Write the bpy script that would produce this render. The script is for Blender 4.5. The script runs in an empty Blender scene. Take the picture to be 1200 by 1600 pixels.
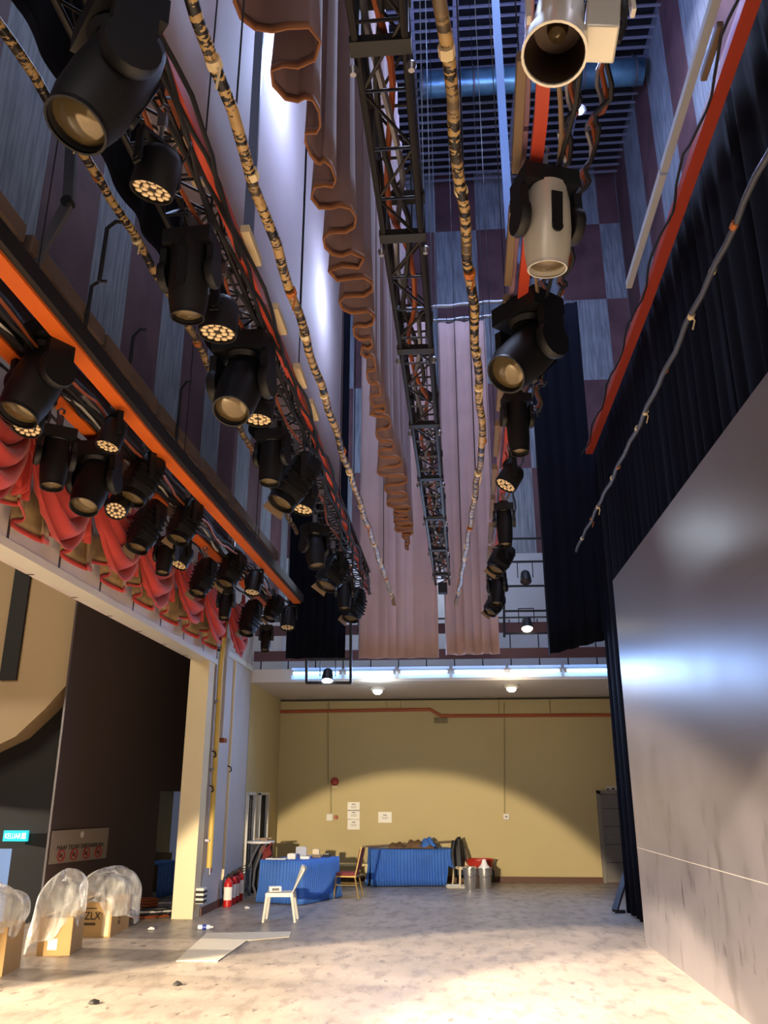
import bpy, math, random
from mathutils import Vector, Matrix, Quaternion
random.seed(7)
S = bpy.context.scene
COL = S.collection
V = Vector
# ------------------------------------------------------------------ camera
F, H = 1300.0, 1.95
PITCH = math.atan(443 / F); YAW = math.atan(108 / math.hypot(F, 443))
FW = V((-math.sin(YAW) * math.cos(PITCH), math.cos(YAW) * math.cos(PITCH), math.sin(PITCH)))
RT = V((math.cos(YAW), math.sin(YAW), 0)); UP = RT.cross(FW)
C0 = V((0, 0, H))
cam = bpy.data.cameras.new('camera'); co = bpy.data.objects.new('camera', cam); COL.objects.link(co)
co.matrix_world = Matrix((RT, UP, -FW)).transposed().to_4x4(); co.location = C0
cam.sensor_fit = 'VERTICAL'; cam.sensor_height = 36; cam.lens = F / 1600 * 36; cam.clip_end = 200; cam.clip_start = .05
S.camera = co
def ray(x, y): return FW * F + RT * (x - 600) - UP * (y - 800)
def az(x, y, z=0): d = ray(x, y); return C0 + d * ((z - H) / d.z)      # survey point at height z
def ax(x, y, X): d = ray(x, y); return C0 + d * (X / d.x)              # survey point on a plane across
def ay(x, y, Y): d = ray(x, y); return C0 + d * (Y / d.y)              # survey point at depth Y
# ------------------------------------------------------------------ materials
def lin(c):
    c = c / 255
    return c / 12.92 if c < .04045 else ((c + .055) / 1.055) ** 2.4
def rgb(h):
    h = h.lstrip('#'); return tuple(lin(int(h[i:i + 2], 16)) for i in (0, 2, 4)) + (1,)
def mat(name, c, rough=.6, metal=0, var=0, scale=4, bump=0, c2=None, emit=None, es=1, spec=.5, stretch=(1, 1, 1), detail=4, sheen=0, contrast=(.35, .65)):
    m = bpy.data.materials.new(name); m.use_nodes = True
    nt = m.node_tree; b = nt.nodes['Principled BSDF']
    b.inputs['Base Color'].default_value = rgb(c); b.inputs['Roughness'].default_value = rough
    b.inputs['Metallic'].default_value = metal; b.inputs['Specular IOR Level'].default_value = spec
    if sheen: b.inputs['Sheen Weight'].default_value = sheen
    if emit: b.inputs['Emission Color'].default_value = rgb(emit); b.inputs['Emission Strength'].default_value = es
    if c2 or var or bump:
        tc = nt.nodes.new('ShaderNodeTexCoord'); mp = nt.nodes.new('ShaderNodeMapping')
        mp.inputs['Scale'].default_value = stretch
        nt.links.new(tc.outputs['Object'], mp.inputs['Vector'])
        n = nt.nodes.new('ShaderNodeTexNoise'); n.inputs['Scale'].default_value = scale; n.inputs['Detail'].default_value = detail
        nt.links.new(mp.outputs['Vector'], n.inputs['Vector'])
        if c2 or var:
            r = nt.nodes.new('ShaderNodeValToRGB')
            r.color_ramp.elements[0].position = contrast[0]; r.color_ramp.elements[1].position = contrast[1]
            a = rgb(c); bb = rgb(c2) if c2 else tuple(max(0, v * (1 - var)) for v in a[:3]) + (1,)
            r.color_ramp.elements[0].color = bb; r.color_ramp.elements[1].color = a
            nt.links.new(n.outputs['Fac'], r.inputs['Fac']); nt.links.new(r.outputs['Color'], b.inputs['Base Color'])
        if bump:
            bp = nt.nodes.new('ShaderNodeBump'); bp.inputs['Strength'].default_value = bump; bp.inputs['Distance'].default_value = .02
            nt.links.new(n.outputs['Fac'], bp.inputs['Height']); nt.links.new(bp.outputs['Normal'], b.inputs['Normal'])
    return m
def nmath(nt, op, a, b=None, c=None):
    n = nt.nodes.new('ShaderNodeMath'); n.operation = op
    for i, v in enumerate((a, b, c)):
        if v is None: continue
        if isinstance(v, (int, float)): n.inputs[i].default_value = v
        else: nt.links.new(v, n.inputs[i])
    return n.outputs[0]
def mixc(nt, f, a, b):
    n = nt.nodes.new('ShaderNodeMix'); n.data_type = 'RGBA'
    if isinstance(f, (int, float)): n.inputs[0].default_value = f
    else: nt.links.new(f, n.inputs[0])
    for i, v in ((6, a), (7, b)):
        if isinstance(v, tuple): n.inputs[i].default_value = v
        else: nt.links.new(v, n.inputs[i])
    return n.outputs[2]
def pos(nt):
    tc = nt.nodes.new('ShaderNodeTexCoord'); s = nt.nodes.new('ShaderNodeSeparateXYZ')
    nt.links.new(tc.outputs['Object'], s.inputs[0]); return tc.outputs['Object'], s.outputs
def noise(nt, vec, scale, detail=4, st=(1, 1, 1)):
    mp = nt.nodes.new('ShaderNodeMapping'); mp.inputs['Scale'].default_value = st; nt.links.new(vec, mp.inputs['Vector'])
    n = nt.nodes.new('ShaderNodeTexNoise'); n.inputs['Scale'].default_value = scale; n.inputs['Detail'].default_value = detail
    nt.links.new(mp.outputs['Vector'], n.inputs['Vector']); return n.outputs['Fac']
def ramp(nt, f, p0, p1):
    n = nt.nodes.new('ShaderNodeMapRange'); n.inputs[1].default_value = p0; n.inputs[2].default_value = p1
    nt.links.new(f, n.inputs[0]); return n.outputs[0]
def base(name, rough=.7):
    m = bpy.data.materials.new(name); m.use_nodes = True; nt = m.node_tree
    b = nt.nodes['Principled BSDF']; b.inputs['Roughness'].default_value = rough
    return m, nt, b
def out(nt, b, col): nt.links.new(col, b.inputs['Base Color'])

def m_stripwall(name, axis, edges_mod, z_cells=None):
    """acoustic wall: rough grey boards alternating with smooth brown panels"""
    m, nt, b = base(name, .8)
    p, s = pos(nt)
    u = s[axis]
    per, off, w = edges_mod
    f = nmath(nt, 'FRACT', nmath(nt, 'DIVIDE', nmath(nt, 'SUBTRACT', u, off), per))
    isb = nmath(nt, 'GREATER_THAN', f, w)
    if z_cells:
        row = nmath(nt, 'FLOOR', nmath(nt, 'DIVIDE', nmath(nt, 'SUBTRACT', s[2], z_cells[1]), z_cells[0]))
        odd = nmath(nt, 'MODULO', nmath(nt, 'ABSOLUTE', row), 2)
        isb = nmath(nt, 'ABSOLUTE', nmath(nt, 'SUBTRACT', isb, odd))
    st = (8, .6, .6) if axis == 0 else (.6, 8, .6)
    n1 = noise(nt, p, 2.2, 6, st); n2 = noise(nt, p, 1.3, 5)
    gr = mixc(nt, ramp(nt, n1, .35, .65), rgb('#6a717b'), rgb('#8d95a0'))
    gr = mixc(nt, nmath(nt, 'MULTIPLY', ramp(nt, n2, .5, .75), .45), gr, rgb('#4a4f5c'))
    br = mixc(nt, ramp(nt, n2, .3, .7), rgb('#4d343a'), rgb('#6b4a4f'))
    out(nt, b, mixc(nt, isb, gr, br)); return m

def m_floor():
    m, nt, b = base('stage floor', .42)
    p, s = pos(nt)
    n1 = noise(nt, p, .9, 6); n2 = noise(nt, p, 5, 6, (1, .45, 1)); n3 = noise(nt, p, 26, 4, (1, .3, 1))
    c = mixc(nt, ramp(nt, n1, .35, .65), rgb('#8f8478'), rgb('#a8998a'))
    c = mixc(nt, nmath(nt, 'MULTIPLY', ramp(nt, n2, .5, .66), .7), c, rgb('#776b60'))
    c = mixc(nt, nmath(nt, 'MULTIPLY', ramp(nt, n3, .6, .7), .45), c, rgb('#c2b5a6'))
    n4 = noise(nt, p, 9, 3, (1, .4, 1))
    c = mixc(nt, nmath(nt, 'MULTIPLY', ramp(nt, n4, .62, .7), .8), c, rgb('#5f5650'))
    out(nt, b, c)
    nt.links.new(nmath(nt, 'ADD', nmath(nt, 'MULTIPLY', n2, .3), .24), b.inputs['Roughness'])
    return m
def m_panel():
    m, nt, b = base('grey painted flat', .38)
    p, s = pos(nt)
    n1 = noise(nt, p, .8, 5); n2 = noise(nt, p, 3, 6, (1, 1, .5))
    c = mixc(nt, ramp(nt, n1, .3, .7), rgb('#5a5557'), rgb('#676163'))
    low = nmath(nt, 'LESS_THAN', s[2], 1.9)
    c = mixc(nt, nmath(nt, 'MULTIPLY', nmath(nt, 'MULTIPLY', ramp(nt, n2, .55, .72), .6), low), c, rgb('#37322e'))
    n3 = noise(nt, p, 7, 4, (1, 1, .35))
    band = nmath(nt, 'MULTIPLY', nmath(nt, 'LESS_THAN', s[2], 1.15), nmath(nt, 'GREATER_THAN', s[2], .45))
    c = mixc(nt, nmath(nt, 'MULTIPLY', nmath(nt, 'MULTIPLY', ramp(nt, n3, .6, .7), .65), band), c, rgb('#2d2825'))
    seam = nmath(nt, 'LESS_THAN', nmath(nt, 'ABSOLUTE', nmath(nt, 'SUBTRACT', s[2], 1.24)), .004)
    c = mixc(nt, seam, c, rgb('#a89f94'))
    for zz in (2.5, 3.75):
        sm = nmath(nt, 'LESS_THAN', nmath(nt, 'ABSOLUTE', nmath(nt, 'SUBTRACT', s[2], zz)), .004)
        c = mixc(nt, nmath(nt, 'MULTIPLY', sm, .25), c, rgb('#3a3634'))
    out(nt, b, c)
    nt.links.new(nmath(nt, 'ADD', nmath(nt, 'MULTIPLY', n1, .16), .27), b.inputs['Roughness'])
    return m
def m_taped():
    m, nt, b = base('taped pipe', .45)
    p, s = pos(nt)
    n1 = noise(nt, p, 1, 3, (.6, 20, .6)); n2 = noise(nt, p, 1, 3, (30, 46, 30))
    f = nmath(nt, 'GREATER_THAN', nmath(nt, 'ADD', nmath(nt, 'MULTIPLY', n1, .6), nmath(nt, 'MULTIPLY', n2, .4)), .5)
    c = mixc(nt, f, rgb('#161314'), rgb('#b39460'))
    n3 = noise(nt, p, 1, 2, (.5, 2.2, .5))
    c = mixc(nt, ramp(nt, n3, .55, .7), c, rgb('#6b5a44'))
    out(nt, b, c); return m
def m_fascia():
    m, nt, b = base('white fascia', .55)
    p, s = pos(nt)
    f = nmath(nt, 'FRACT', nmath(nt, 'DIVIDE', nmath(nt, 'SUBTRACT', s[1], 7.60), 1.148))
    n1 = noise(nt, p, 1.5, 5)
    c = mixc(nt, ramp(nt, n1, .3, .7), rgb('#cfc3be'), rgb('#e0d6d0'))
    out(nt, b, mixc(nt, nmath(nt, 'LESS_THAN', f, .045), c, rgb('#3d3030'))); return m
def m_plastic():
    m = bpy.data.materials.new('clear plastic bag'); m.use_nodes = True; nt = m.node_tree
    b = nt.nodes['Principled BSDF']; b.inputs['Base Color'].default_value = rgb('#f0eee8'); b.inputs['Roughness'].default_value = .18
    p, s = pos(nt); n1 = noise(nt, p, 5, 5); n2 = noise(nt, p, 9, 3, (1, 1, .35))
    nt.links.new(nmath(nt, 'ADD', nmath(nt, 'MULTIPLY', ramp(nt, n2, .45, .7), .4), .3), b.inputs['Alpha'])
    bp = nt.nodes.new('ShaderNodeBump'); bp.inputs['Strength'].default_value = .7; bp.inputs['Distance'].default_value = .05; nt.links.new(n1, bp.inputs['Height']); nt.links.new(bp.outputs['Normal'], b.inputs['Normal'])
    return m

M = {}
def mk(k, *a, **kw): M[k] = mat(k, *a, **kw)
mk('black', '#0c0c10', .55); mk('blackmetal', '#121216', .45, .2); mk('velvet_black', '#0a0c18', .9, var=.3, scale=1.5, spec=.1)
mk('mauve', '#8a7073', .85, var=.15, scale=2, sheen=.2); mk('mauve_hem', '#a06a45', .8); mk('pink', '#b39591', .8, var=.12, scale=1.5, sheen=.15)
mk('cyc', '#b2a3a6', .8, var=.05, scale=.5); mk('red', '#c23a33', .75, var=.25, scale=3, sheen=.2); mk('ruffle', '#c4a878', .8, c2='#8a7458')
mk('orange', '#d4641e', .45); mk('redorange', '#b8432c', .45); mk('cream', '#dcc9a0', .6); mk('yellowwall', '#c2b07e', .75, var=.06, scale=.7)
mk('greywall', '#bdb7b4', .7, var=.06, scale=1.2); mk('creamcol', '#e0cfa8', .6, var=.05, scale=1)
mk('ceilw', '#cfc6ba', .8, var=.04, scale=.6); mk('brownwall', '#4a3c38', .65, var=.08, scale=.5); mk('darkwall', '#24211f', .7)
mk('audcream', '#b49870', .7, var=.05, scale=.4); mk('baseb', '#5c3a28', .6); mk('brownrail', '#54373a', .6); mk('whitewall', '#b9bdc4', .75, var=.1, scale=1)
mk('truss', '#1e1b1c', .45, .4); mk('steel', '#8f8f98', .35, .8); mk('greymetal', '#5d606b', .45, .4); mk('cable', '#15151a', .6)
mk('whitecable', '#c9c4bd', .5); mk('lens', '#6a5a3c', .1, .3, spec=.8); mk('leddot', '#f3dcb0', .25); mk('ledface', '#2a1d18', .5)
mk('tan', '#7d6750', .6); mk('trunk', '#6b5a50', .7, var=.2, scale=3); mk('maroonpipe', '#38252b', .5); mk('copper', '#8f4a28', .45, .3)
mk('silver', '#d6d2c4', .3, .25); mk('darkin', '#4a3a30', .35, .5); mk('slat', '#8a8a9c', .5, .2); mk('darkceil', '#14141c', .9); mk('duct', '#6fa0b8', .35, .5, c2='#2f4a60', scale=1.2)
mk('bluecloth', '#3a6cbc', .7, var=.15, scale=3); mk('white', '#d6d2c6', .45); mk('paper', '#eee9dc', .6); mk('gold', '#b89858', .35, .4); mk('maroon', '#7a2c2a', .7)
mk('benchc', '#d8c690', .6); mk('bucketred', '#b22a1c', .4); mk('alu', '#b8b4ac', .28, .8); mk('extred', '#b8201c', .35); mk('card', '#c09a62', .75, var=.08, scale=3)
mk('ink', '#1c1814', .7); mk('doorgrey', '#6d6964', .5); mk('doorframe', '#7b756c', .5); mk('pipeorange', '#a8522a', .5); mk('conduit', '#a39668', .6)
mk('darkglass', '#1a2024', .2); mk('bluegrey', '#3c4a54', .6); mk('costume', '#6f5336', .85, var=.4, scale=9); mk('green', '#3e5a2c', .3); mk('signplate', '#8d8074', .5)
mk('signred', '#a03028', .5); mk('exitgreen', '#1aa0a8', .4, emit='#2ec4cc', es=.9); mk('exitwhite', '#e8ffff', .4, emit='#d8ffff', es=1.2)
mk('tube', '#ffffff', .4, emit='#7cb6ff', es=4); mk('tubeglow', '#ffffff', .4, emit='#3f96f0', es=.75); mk('lobbyblue', '#7f9fd0', .6); mk('lamp', '#ffffff', .3, emit='#fff2d8', es=12); mk('lampc', '#ffffff', .3, emit='#e8f4ff', es=14); mk('worklamp', '#ffffff', .3, emit='#a8c4ff', es=60)
mk('board', '#d9cdb4', .6, var=.05, scale=2); mk('bottle', '#c8d4e4', .15); mk('bluecap', '#2a3c9c', .4); mk('stripew', '#d8d4cc', .5); mk('yellowpipe', '#d0b058', .5); mk('bluestrut', '#5f79a8', .45, .3)
mk('railblack', '#14161c', .5); mk('tape', '#b86a2a', .6); mk('pinkbatten', '#9c7d92', .5)
M['left'] = m_stripwall('left acoustic wall', 1, (2.45, 8.62, .45)); M['backup'] = m_stripwall('upper back wall', 0, (2.5, -.1, .5), (2.65, 10.55))
M['right'] = m_stripwall('right acoustic wall', 1, (2.9, 12.9, .55)); M['floor'] = m_floor(); M['panel'] = m_panel(); M['taped'] = m_taped(); M['fascia'] = m_fascia(); M['bag'] = m_plastic()

# ------------------------------------------------------------------ mesh helpers
class MB:
    def __init__(s): s.v = []; s.f = []
    def add(s, vs, fs):
        o = len(s.v); s.v += [tuple(x) for x in vs]; s.f += [tuple(i + o for i in f) for f in fs]; return s
    def box(s, c, d, R=None):
        c = V(c); vs = []
        for x in (-.5, .5):
            for y in (-.5, .5):
                for z in (-.5, .5):
                    p = V((x * d[0], y * d[1], z * d[2])); vs.append(c + (R @ p if R else p))
        return s.add(vs, [(0, 1, 3, 2), (4, 6, 7, 5), (0, 4, 5, 1), (2, 3, 7, 6), (0, 2, 6, 4), (1, 5, 7, 3)])
    def beam(s, a, b, w, h, up=V((0, 0, 1))):
        a = V(a); b = V(b); d = b - a; L = d.length; d.normalize()
        r = d.cross(up)
        if r.length < 1e-4: r = V((1, 0, 0))
        r.normalize(); u = r.cross(d)
        return s.box((a + b) / 2, (w, L, h), Matrix((r, d, u)).transposed())
    def tube(s, pts, r, n=8, cap=True):
        pts = [V(p) for p in pts]; N = len(pts); rs = r if isinstance(r, (list, tuple)) else [r] * N
        t0 = (pts[1] - pts[0]).normalized(); a = V((0, 0, 1)) if abs(t0.z) < .9 else V((1, 0, 0))
        u = t0.cross(a).normalized(); vs = []; fs = []
        for i, p in enumerate(pts):
            t = (pts[min(i + 1, N - 1)] - pts[max(i - 1, 0)]).normalized()
            u = (u - t * u.dot(t)).normalized(); w = t.cross(u)
            for k in range(n):
                an = 2 * math.pi * k / n; vs.append(p + (u * math.cos(an) + w * math.sin(an)) * rs[i])
        for i in range(N - 1):
            for k in range(n): fs.append((i * n + k, i * n + (k + 1) % n, (i + 1) * n + (k + 1) % n, (i + 1) * n + k))
        if cap: fs += [tuple(range(n))[::-1], tuple((N - 1) * n + k for k in range(n))]
        return s.add(vs, fs)
    def lathe(s, prof, o=(0, 0, 0), axis=(0, 0, 1), n=20, cap0=True, cap1=True, sq=None):
        o = V(o); ax_ = V(axis).normalized(); a = V((0, 0, 1)) if abs(ax_.z) < .9 else V((1, 0, 0))
        u = V((1, 0, 0)) if abs(ax_.z) > .99 else ax_.cross(a).normalized(); w = ax_.cross(u); vs = []; fs = []
        for r, h in prof:
            for k in range(n):
                an = 2 * math.pi * (k + .5) / n; cx, sx = math.cos(an), math.sin(an)
                m = 1 if not sq else 1 / (abs(cx) ** sq + abs(sx) ** sq) ** (1 / sq)
                vs.append(o + ax_ * h + (u * cx + w * sx) * r * m)
        N = len(prof)
        for i in range(N - 1):
            for k in range(n): fs.append((i * n + k, i * n + (k + 1) % n, (i + 1) * n + (k + 1) % n, (i + 1) * n + k))
        if cap0: fs.append(tuple(range(n))[::-1])
        if cap1: fs.append(tuple((N - 1) * n + k for k in range(n)))
        return s.add(vs, fs)
    def sheet(s, fn, nu, nv, closed=False):
        vs = [fn(i / nu, j / nv) for j in range(nv + 1) for i in range(nu + (0 if closed else 1))]
        w = nu if closed else nu + 1; fs = []
        for j in range(nv):
            for i in range(nu):
                i2 = (i + 1) % w if closed else i + 1
                fs.append((j * w + i, j * w + i2, (j + 1) * w + i2, (j + 1) * w + i))
        return s.add(vs, fs)
    def prism(s, poly, z0, z1):
        n = len(poly); vs = [(x, y, z0) for x, y in poly] + [(x, y, z1) for x, y in poly]
        return s.add(vs, [tuple(range(n))[::-1], tuple(range(n, 2 * n))] + [(k, (k + 1) % n, n + (k + 1) % n, n + k) for k in range(n)])
def mesh(name, mb, m, smooth=True):
    me = bpy.data.meshes.new(name); me.from_pydata(mb.v, [], mb.f); me.materials.append(m)
    me.validate(); me.update()
    if smooth:
        try: me.shade_smooth(); me.set_sharp_from_angle(angle=math.radians(38))
        except Exception: pass
    return me
def obj(name, mb, m, parent=None, loc=None, rot=None, smooth=True, solid=0, bevel=0):
    me = mb if isinstance(mb, bpy.types.Mesh) else mesh(name, mb, M[m] if isinstance(m, str) else m, smooth)
    o = bpy.data.objects.new(name, me); COL.objects.link(o)
    if parent: o.parent = parent
    if loc is not None: o.location = loc
    if rot is not None: o.rotation_mode = 'QUATERNION'; o.rotation_quaternion = rot
    if solid:
        d = o.modifiers.new('s', 'SOLIDIFY'); d.thickness = solid; d.offset = 0
    if bevel:
        d = o.modifiers.new('b', 'BEVEL'); d.width = bevel; d.segments = 2; d.limit_method = 'ANGLE'
    return o
def tag(o, label, cat, group=None):
    o['label'] = label; o['category'] = cat
    if group: o['group'] = group
    return o
def thing(name, label, cat, loc=(0, 0, 0), rz=0, group=None, scale=1):
    o = bpy.data.objects.new(name, None); COL.objects.link(o); o.location = loc; o.rotation_euler = (0, 0, rz)
    o.scale = (scale,) * 3; o.empty_display_size = .1
    return tag(o, label, cat, group)
def struct(name, mb, m, parent=None, smooth=False, **k):
    o = obj(name, mb, m, parent, smooth=smooth, **k)
    if not parent: o['kind'] = 'structure'
    return o
def copy_tree(o, parent=None):
    c = o.copy(); COL.objects.link(c); c.parent = parent
    for ch in o.children: copy_tree(ch, c)
    return c
def text(name, s, size, m, loc, R, parent=None, width=None):
    cu = bpy.data.curves.new(name, 'FONT'); cu.body = s; cu.size = size; cu.align_x = 'CENTER'; cu.align_y = 'CENTER'; cu.extrude = .002
    t = bpy.data.objects.new(name, cu); COL.objects.link(t)
    me = bpy.data.meshes.new_from_object(t.evaluated_get(bpy.context.evaluated_depsgraph_get()))
    bpy.data.objects.remove(t); me.materials.clear(); me.materials.append(M[m])
    o = bpy.data.objects.new(name, me); COL.objects.link(o)
    if parent: o.parent = parent
    sx = 1
    if width:
        xs = [v.co.x for v in me.vertices]; sx = width / max(1e-3, max(xs) - min(xs))
    for v in me.vertices: v.co.x *= sx
    o.matrix_local = Matrix.Translation(V(loc)) @ R.to_4x4()
    return o
def frame(n, up=V((0, 0, 1))):   # rotation whose local z faces n, local y up
    n = V(n).normalized(); x = up.cross(n).normalized(); return Matrix((x, n.cross(x), n)).transposed()
def lerp(a, b, t): return a + (b - a) * t
def path_at(pts, t):
    Ls = [(pts[i + 1] - pts[i]).length for i in range(len(pts) - 1)]; T = t * sum(Ls)
    for i, L in enumerate(Ls):
        if T <= L or i == len(Ls) - 1: return pts[i].lerp(pts[i + 1], T / L), (pts[i + 1] - pts[i]).normalized()
        T -= L
def hsh(i, k=0): return random.Random(i * 7919 + k * 104729).random()

# ------------------------------------------------------------------ setting
LX, YB, PW = -4.38, 21.7, 2.63
fl = MB(); fl.box((-.15, 8, -.1), (13.5, 30, .2)); struct('floor', fl, 'floor')
fl2 = MB(); fl2.box((-9.9, 8, -1.1), (6, 30, .2)); struct('floor_auditorium', fl2, 'darkwall')
# back wall of the wing and upper fly tower
b = MB(); b.box((.6, YB + .1, 2.2), (12, .2, 4.4)); struct('wall_back', b, 'yellowwall')
b = MB(); b.box((.6, YB + .1, 14.4), (12, .2, 12.6)); struct('wall_back_upper', b, 'backup')
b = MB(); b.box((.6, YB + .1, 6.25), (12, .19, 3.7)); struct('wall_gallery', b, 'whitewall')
b = MB(); b.box((.6, YB - .02, .06), (12, .04, .13)); struct('baseboard_back', b, 'baseb')
# wing ceiling = gallery deck
b = MB(); b.box((.8, 20.0, 4.45), (10.5, 3.4, .28)); struct('ceiling_wing', b, 'ceilw')
b = MB(); b.box((.8, YB - .03, 4.27), (10.5, .06, .03)); struct('trim_ceiling', b, 'ink')
# left wall
b = MB(); b.box((LX - .18, 15.2, 2.2), (.36, .4, 4.4)); struct('trim_proscenium', b, 'creamcol')
b = MB(); b.box((LX - .1, 16.85, 2.31), (.2, 2.95, 4.62)); struct('wall_left', b, 'greywall')
b = MB(); b.box((LX - .1, 20, 3.3), (.2, 3.4, 2.6)); b.box((LX - .1, 18.33, 1), (.2, .06, 2)); b.box((LX - .1, 19.34, 1), (.2, .42, 2)); b.box((LX - .1, 21.1, 1), (.2, 1.25, 2))
struct('wall_left_wing', b, 'yellowwall')
b = MB(); b.box((LX - .19, 9.5, 13), (.38, 26, 13.6)); struct('wall_left_upper', b, 'left')
b = MB(); b.box((LX - .17, 5.2, 5.26), (.36, 20.4, 1.9)); struct('wall_proscenium', b, 'fascia')
b = MB(); b.box((LX - .08, 5.2, 4.32), (.24, 20.4, .09)); struct('trim_soffit', b, 'white')
b = MB(); b.box((LX - .1, 18.6, 5.4), (.2, 6.4, 1.7)); struct('wall_left_gallery', b, 'greywall')
b = MB(); b.box((LX + .02, 17.0, 4.6), (.06, 2.6, .1)); struct('trim_gallery', b, 'white')
b = MB(); b.box((LX + .015, 16.85, .06), (.03, 2.9, .13)); struct('baseboard_left', b, 'baseb')
# right upper wall and hidden right end of the wing
b = MB(); b.box((5.6, 9.5, 10.2), (.2, 26, 20.6)); struct('wall_right', b, 'right')
# ceiling grid
b = MB(); b.box((.6, 9.5, 21.2), (12, 26, .2)); struct('ceiling', b, 'darkceil')
b = MB(); y = 12.6
while y < 21.6:
    b.box((.6, y, 20.1), (10.2, .055, .05)); y += .3
for x in (-3.4, -1.9, -.55, .55, 2.2, 3.9): b.box((x, 17, 20.25), (.14, 9.4, .22))
struct('ceiling_grid', b, 'slat')
t = thing('air_duct', 'blue grey air duct crossing under the slatted ceiling grid', 'duct', (0, 0, 0))
b = MB(); b.tube([(-.4, 17, 19.5), (5.3, 17, 19.5)], .33, 20); obj('duct_pipe', b, 'duct', t)
for x in (-.3, 1, 2.4, 3.8, 5.1): b = MB(); b.tube([(x - .03, 17, 19.5), (x + .03, 17, 19.5)], .35, 20); b.beam((x, 17, 19.8), (x, 17, 20.1), .03, .03); obj('duct_bracket', b, 'greymetal', t)
# auditorium side wall with doorway
W0, W1 = V((-6.48, 13.87, 0)), V((-5.8, 17.0, 0)); WD = (W1 - W0).normalized(); WN = V((WD.y, -WD.x, 0))
def wq(s, z, o=0): p = W0 + WD * s + WN * o; return V((p.x, p.y, z))
RW = Matrix((WD, -WN, V((0, 0, 1)))).transposed()
def wbox(mb, s0, s1, z0, z1, th=.2, o=0): mb.box((wq((s0 + s1) / 2, (z0 + z1) / 2, o - th / 2)), (s1 - s0, th, z1 - z0), RW); return mb
b = MB(); wbox(b, 0, 3.24, -1, 8, .04); wbox(b, 3.24, 5.0, 2.03, 8); wbox(b, 4.9, 7.2, -1, 8); struct('wall_auditorium', b, 'brownwall')
b = MB(); wbox(b, 2.6, 6.5, -.2, 2.6, .1, -1.6); struct('wall_corridor', b, 'bluegrey')
b = MB(); wbox(b, 2.9, 5.6, 0, .75, .5, -1.0); tag(obj('counter', b, 'black', smooth=False), 'low black counter inside the dark doorway by the column', 'counter')
t = thing('draped_table', 'blue draped table inside the dark doorway', 'table')
b = MB()
def fn(u, v):
    p = wq(3.85 + u * .9, .02 + v * .62, -.28 - .1 * (1 - v) * 0 + .03 * math.sin(u * 40)); return p
b.sheet(fn, 60, 4); obj('table_skirt', b, 'bluecloth', t, solid=.01)
b = MB(); wbox(b, 3.83, 4.77, .63, .66, .45, -.27); obj('tabletop', b, 'bluecloth', t)
# farther auditorium wall
Yw = 14.6
b = MB(); b.box((-9.9, Yw + .1, 4.55), (7, .2, 6.9)); b.box((-6.95, Yw + .1, .05), (1.0, .2, 2.1)); b.box((-11.0, Yw + .1, .05), (4.8, .2, 2.1))
struct('wall_audience', b, 'darkwall')
b = MB(); pl = [(-13, 2.35), (-9.5, 2.38), (-8.2, 2.52), (-7.4, 2.9), (-6.95, 3.35), (-6.62, 3.75), (-6.62, 8.4), (-13, 8.4)]
n = len(pl); b.add([(x, Yw - .5, z) for x, z in pl] + [(x, Yw + .02, z) for x, z in pl], [tuple(range(n)), tuple(range(n, 2 * n))[::-1]] + [(k, n + k, n + (k + 1) % n, (k + 1) % n) for k in range(n)])
struct('wall_audience_upper', b, 'audcream')
b = MB(); b.box((-7.66, Yw - .53, 6.3), (.3, .06, 4.9)); tag(obj('acoustic_slot', b, 'ink', smooth=False), 'black vertical slot strip on the cream auditorium wall', 'wall strip')
b = MB(); b.box((-8.2, Yw + 1.4, .2), (4, .1, 3)); struct('wall_lobby', b, 'lobbyblue')
# exit sign
t = thing('exit_sign', 'lit green exit sign lettered KELUAR above the bright doorway', 'exit sign', ay(25, 1306, Yw - .06))
b = MB(); b.box((0, 0, 0), (.42, .06, .17)); obj('housing', b, 'exitgreen', t, smooth=False)
text('lettering', 'KELUAR', .12, 'exitwhite', (-.04, -.034, -.005), frame((0, -1, 0)), t, .28)
b = MB(); b.box((.15, -.032, 0), (.07, .004, .09)); obj('pictogram', b, 'exitwhite', t, smooth=False)
# rules sign on the brown wall
def on_w(px, py, o=.02):
    d = ray(px, py); q = wq(0, 0, o); k = (q - C0).dot(WN) / d.dot(WN); return C0 + d * k
sa, sb, sc_ = on_w(83, 1295), on_w(169, 1296), on_w(79, 1347)
wid = (sb - sa).length; hei = (sa - sc_).length; cen = (sa + sb) / 2 - V((0, 0, hei / 2))
t = thing('notice_board', 'grey notice sign with four red prohibition circles on the brown wall', 'sign', cen)
b = MB(); b.box((0, 0, 0), (wid, .03, hei), RW); obj('sign_plate', b, 'signplate', t, smooth=False)
RS = frame(WN)
text('lettering', 'MAAF TIDAK DIBENARKAN', .1, 'ink', WN * .018 + V((0, 0, -.02)), RS, t, wid * .82)
for k in range(4):
    c = WD * ((k - 1.5) * wid * .22) + WN * .02 + V((0, 0, -hei * .27)); mb = MB()
    mb.tube([c + (WD * math.cos(a) + V((0, 0, math.sin(a)))) * .085 for a in [i * math.pi / 10 for i in range(21)]], .012, 6)
    mb.beam(c + (WD + V((0, 0, -1))) * .058, c + (-WD + V((0, 0, 1))) * .058, .014, .014, WN); obj('prohibition_mark', mb, 'signred', t)
    mb = MB(); mb.box(c - WN * .004, (.07, .006, .05), RW); obj('pictogram', mb, 'ink', t, smooth=False)
b = MB(); b.lathe([(.05, 0), (.05, .004)], WN * .014 + V((0, 0, hei * .33)), WN, 16); obj('crest', b, 'white', t)

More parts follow.
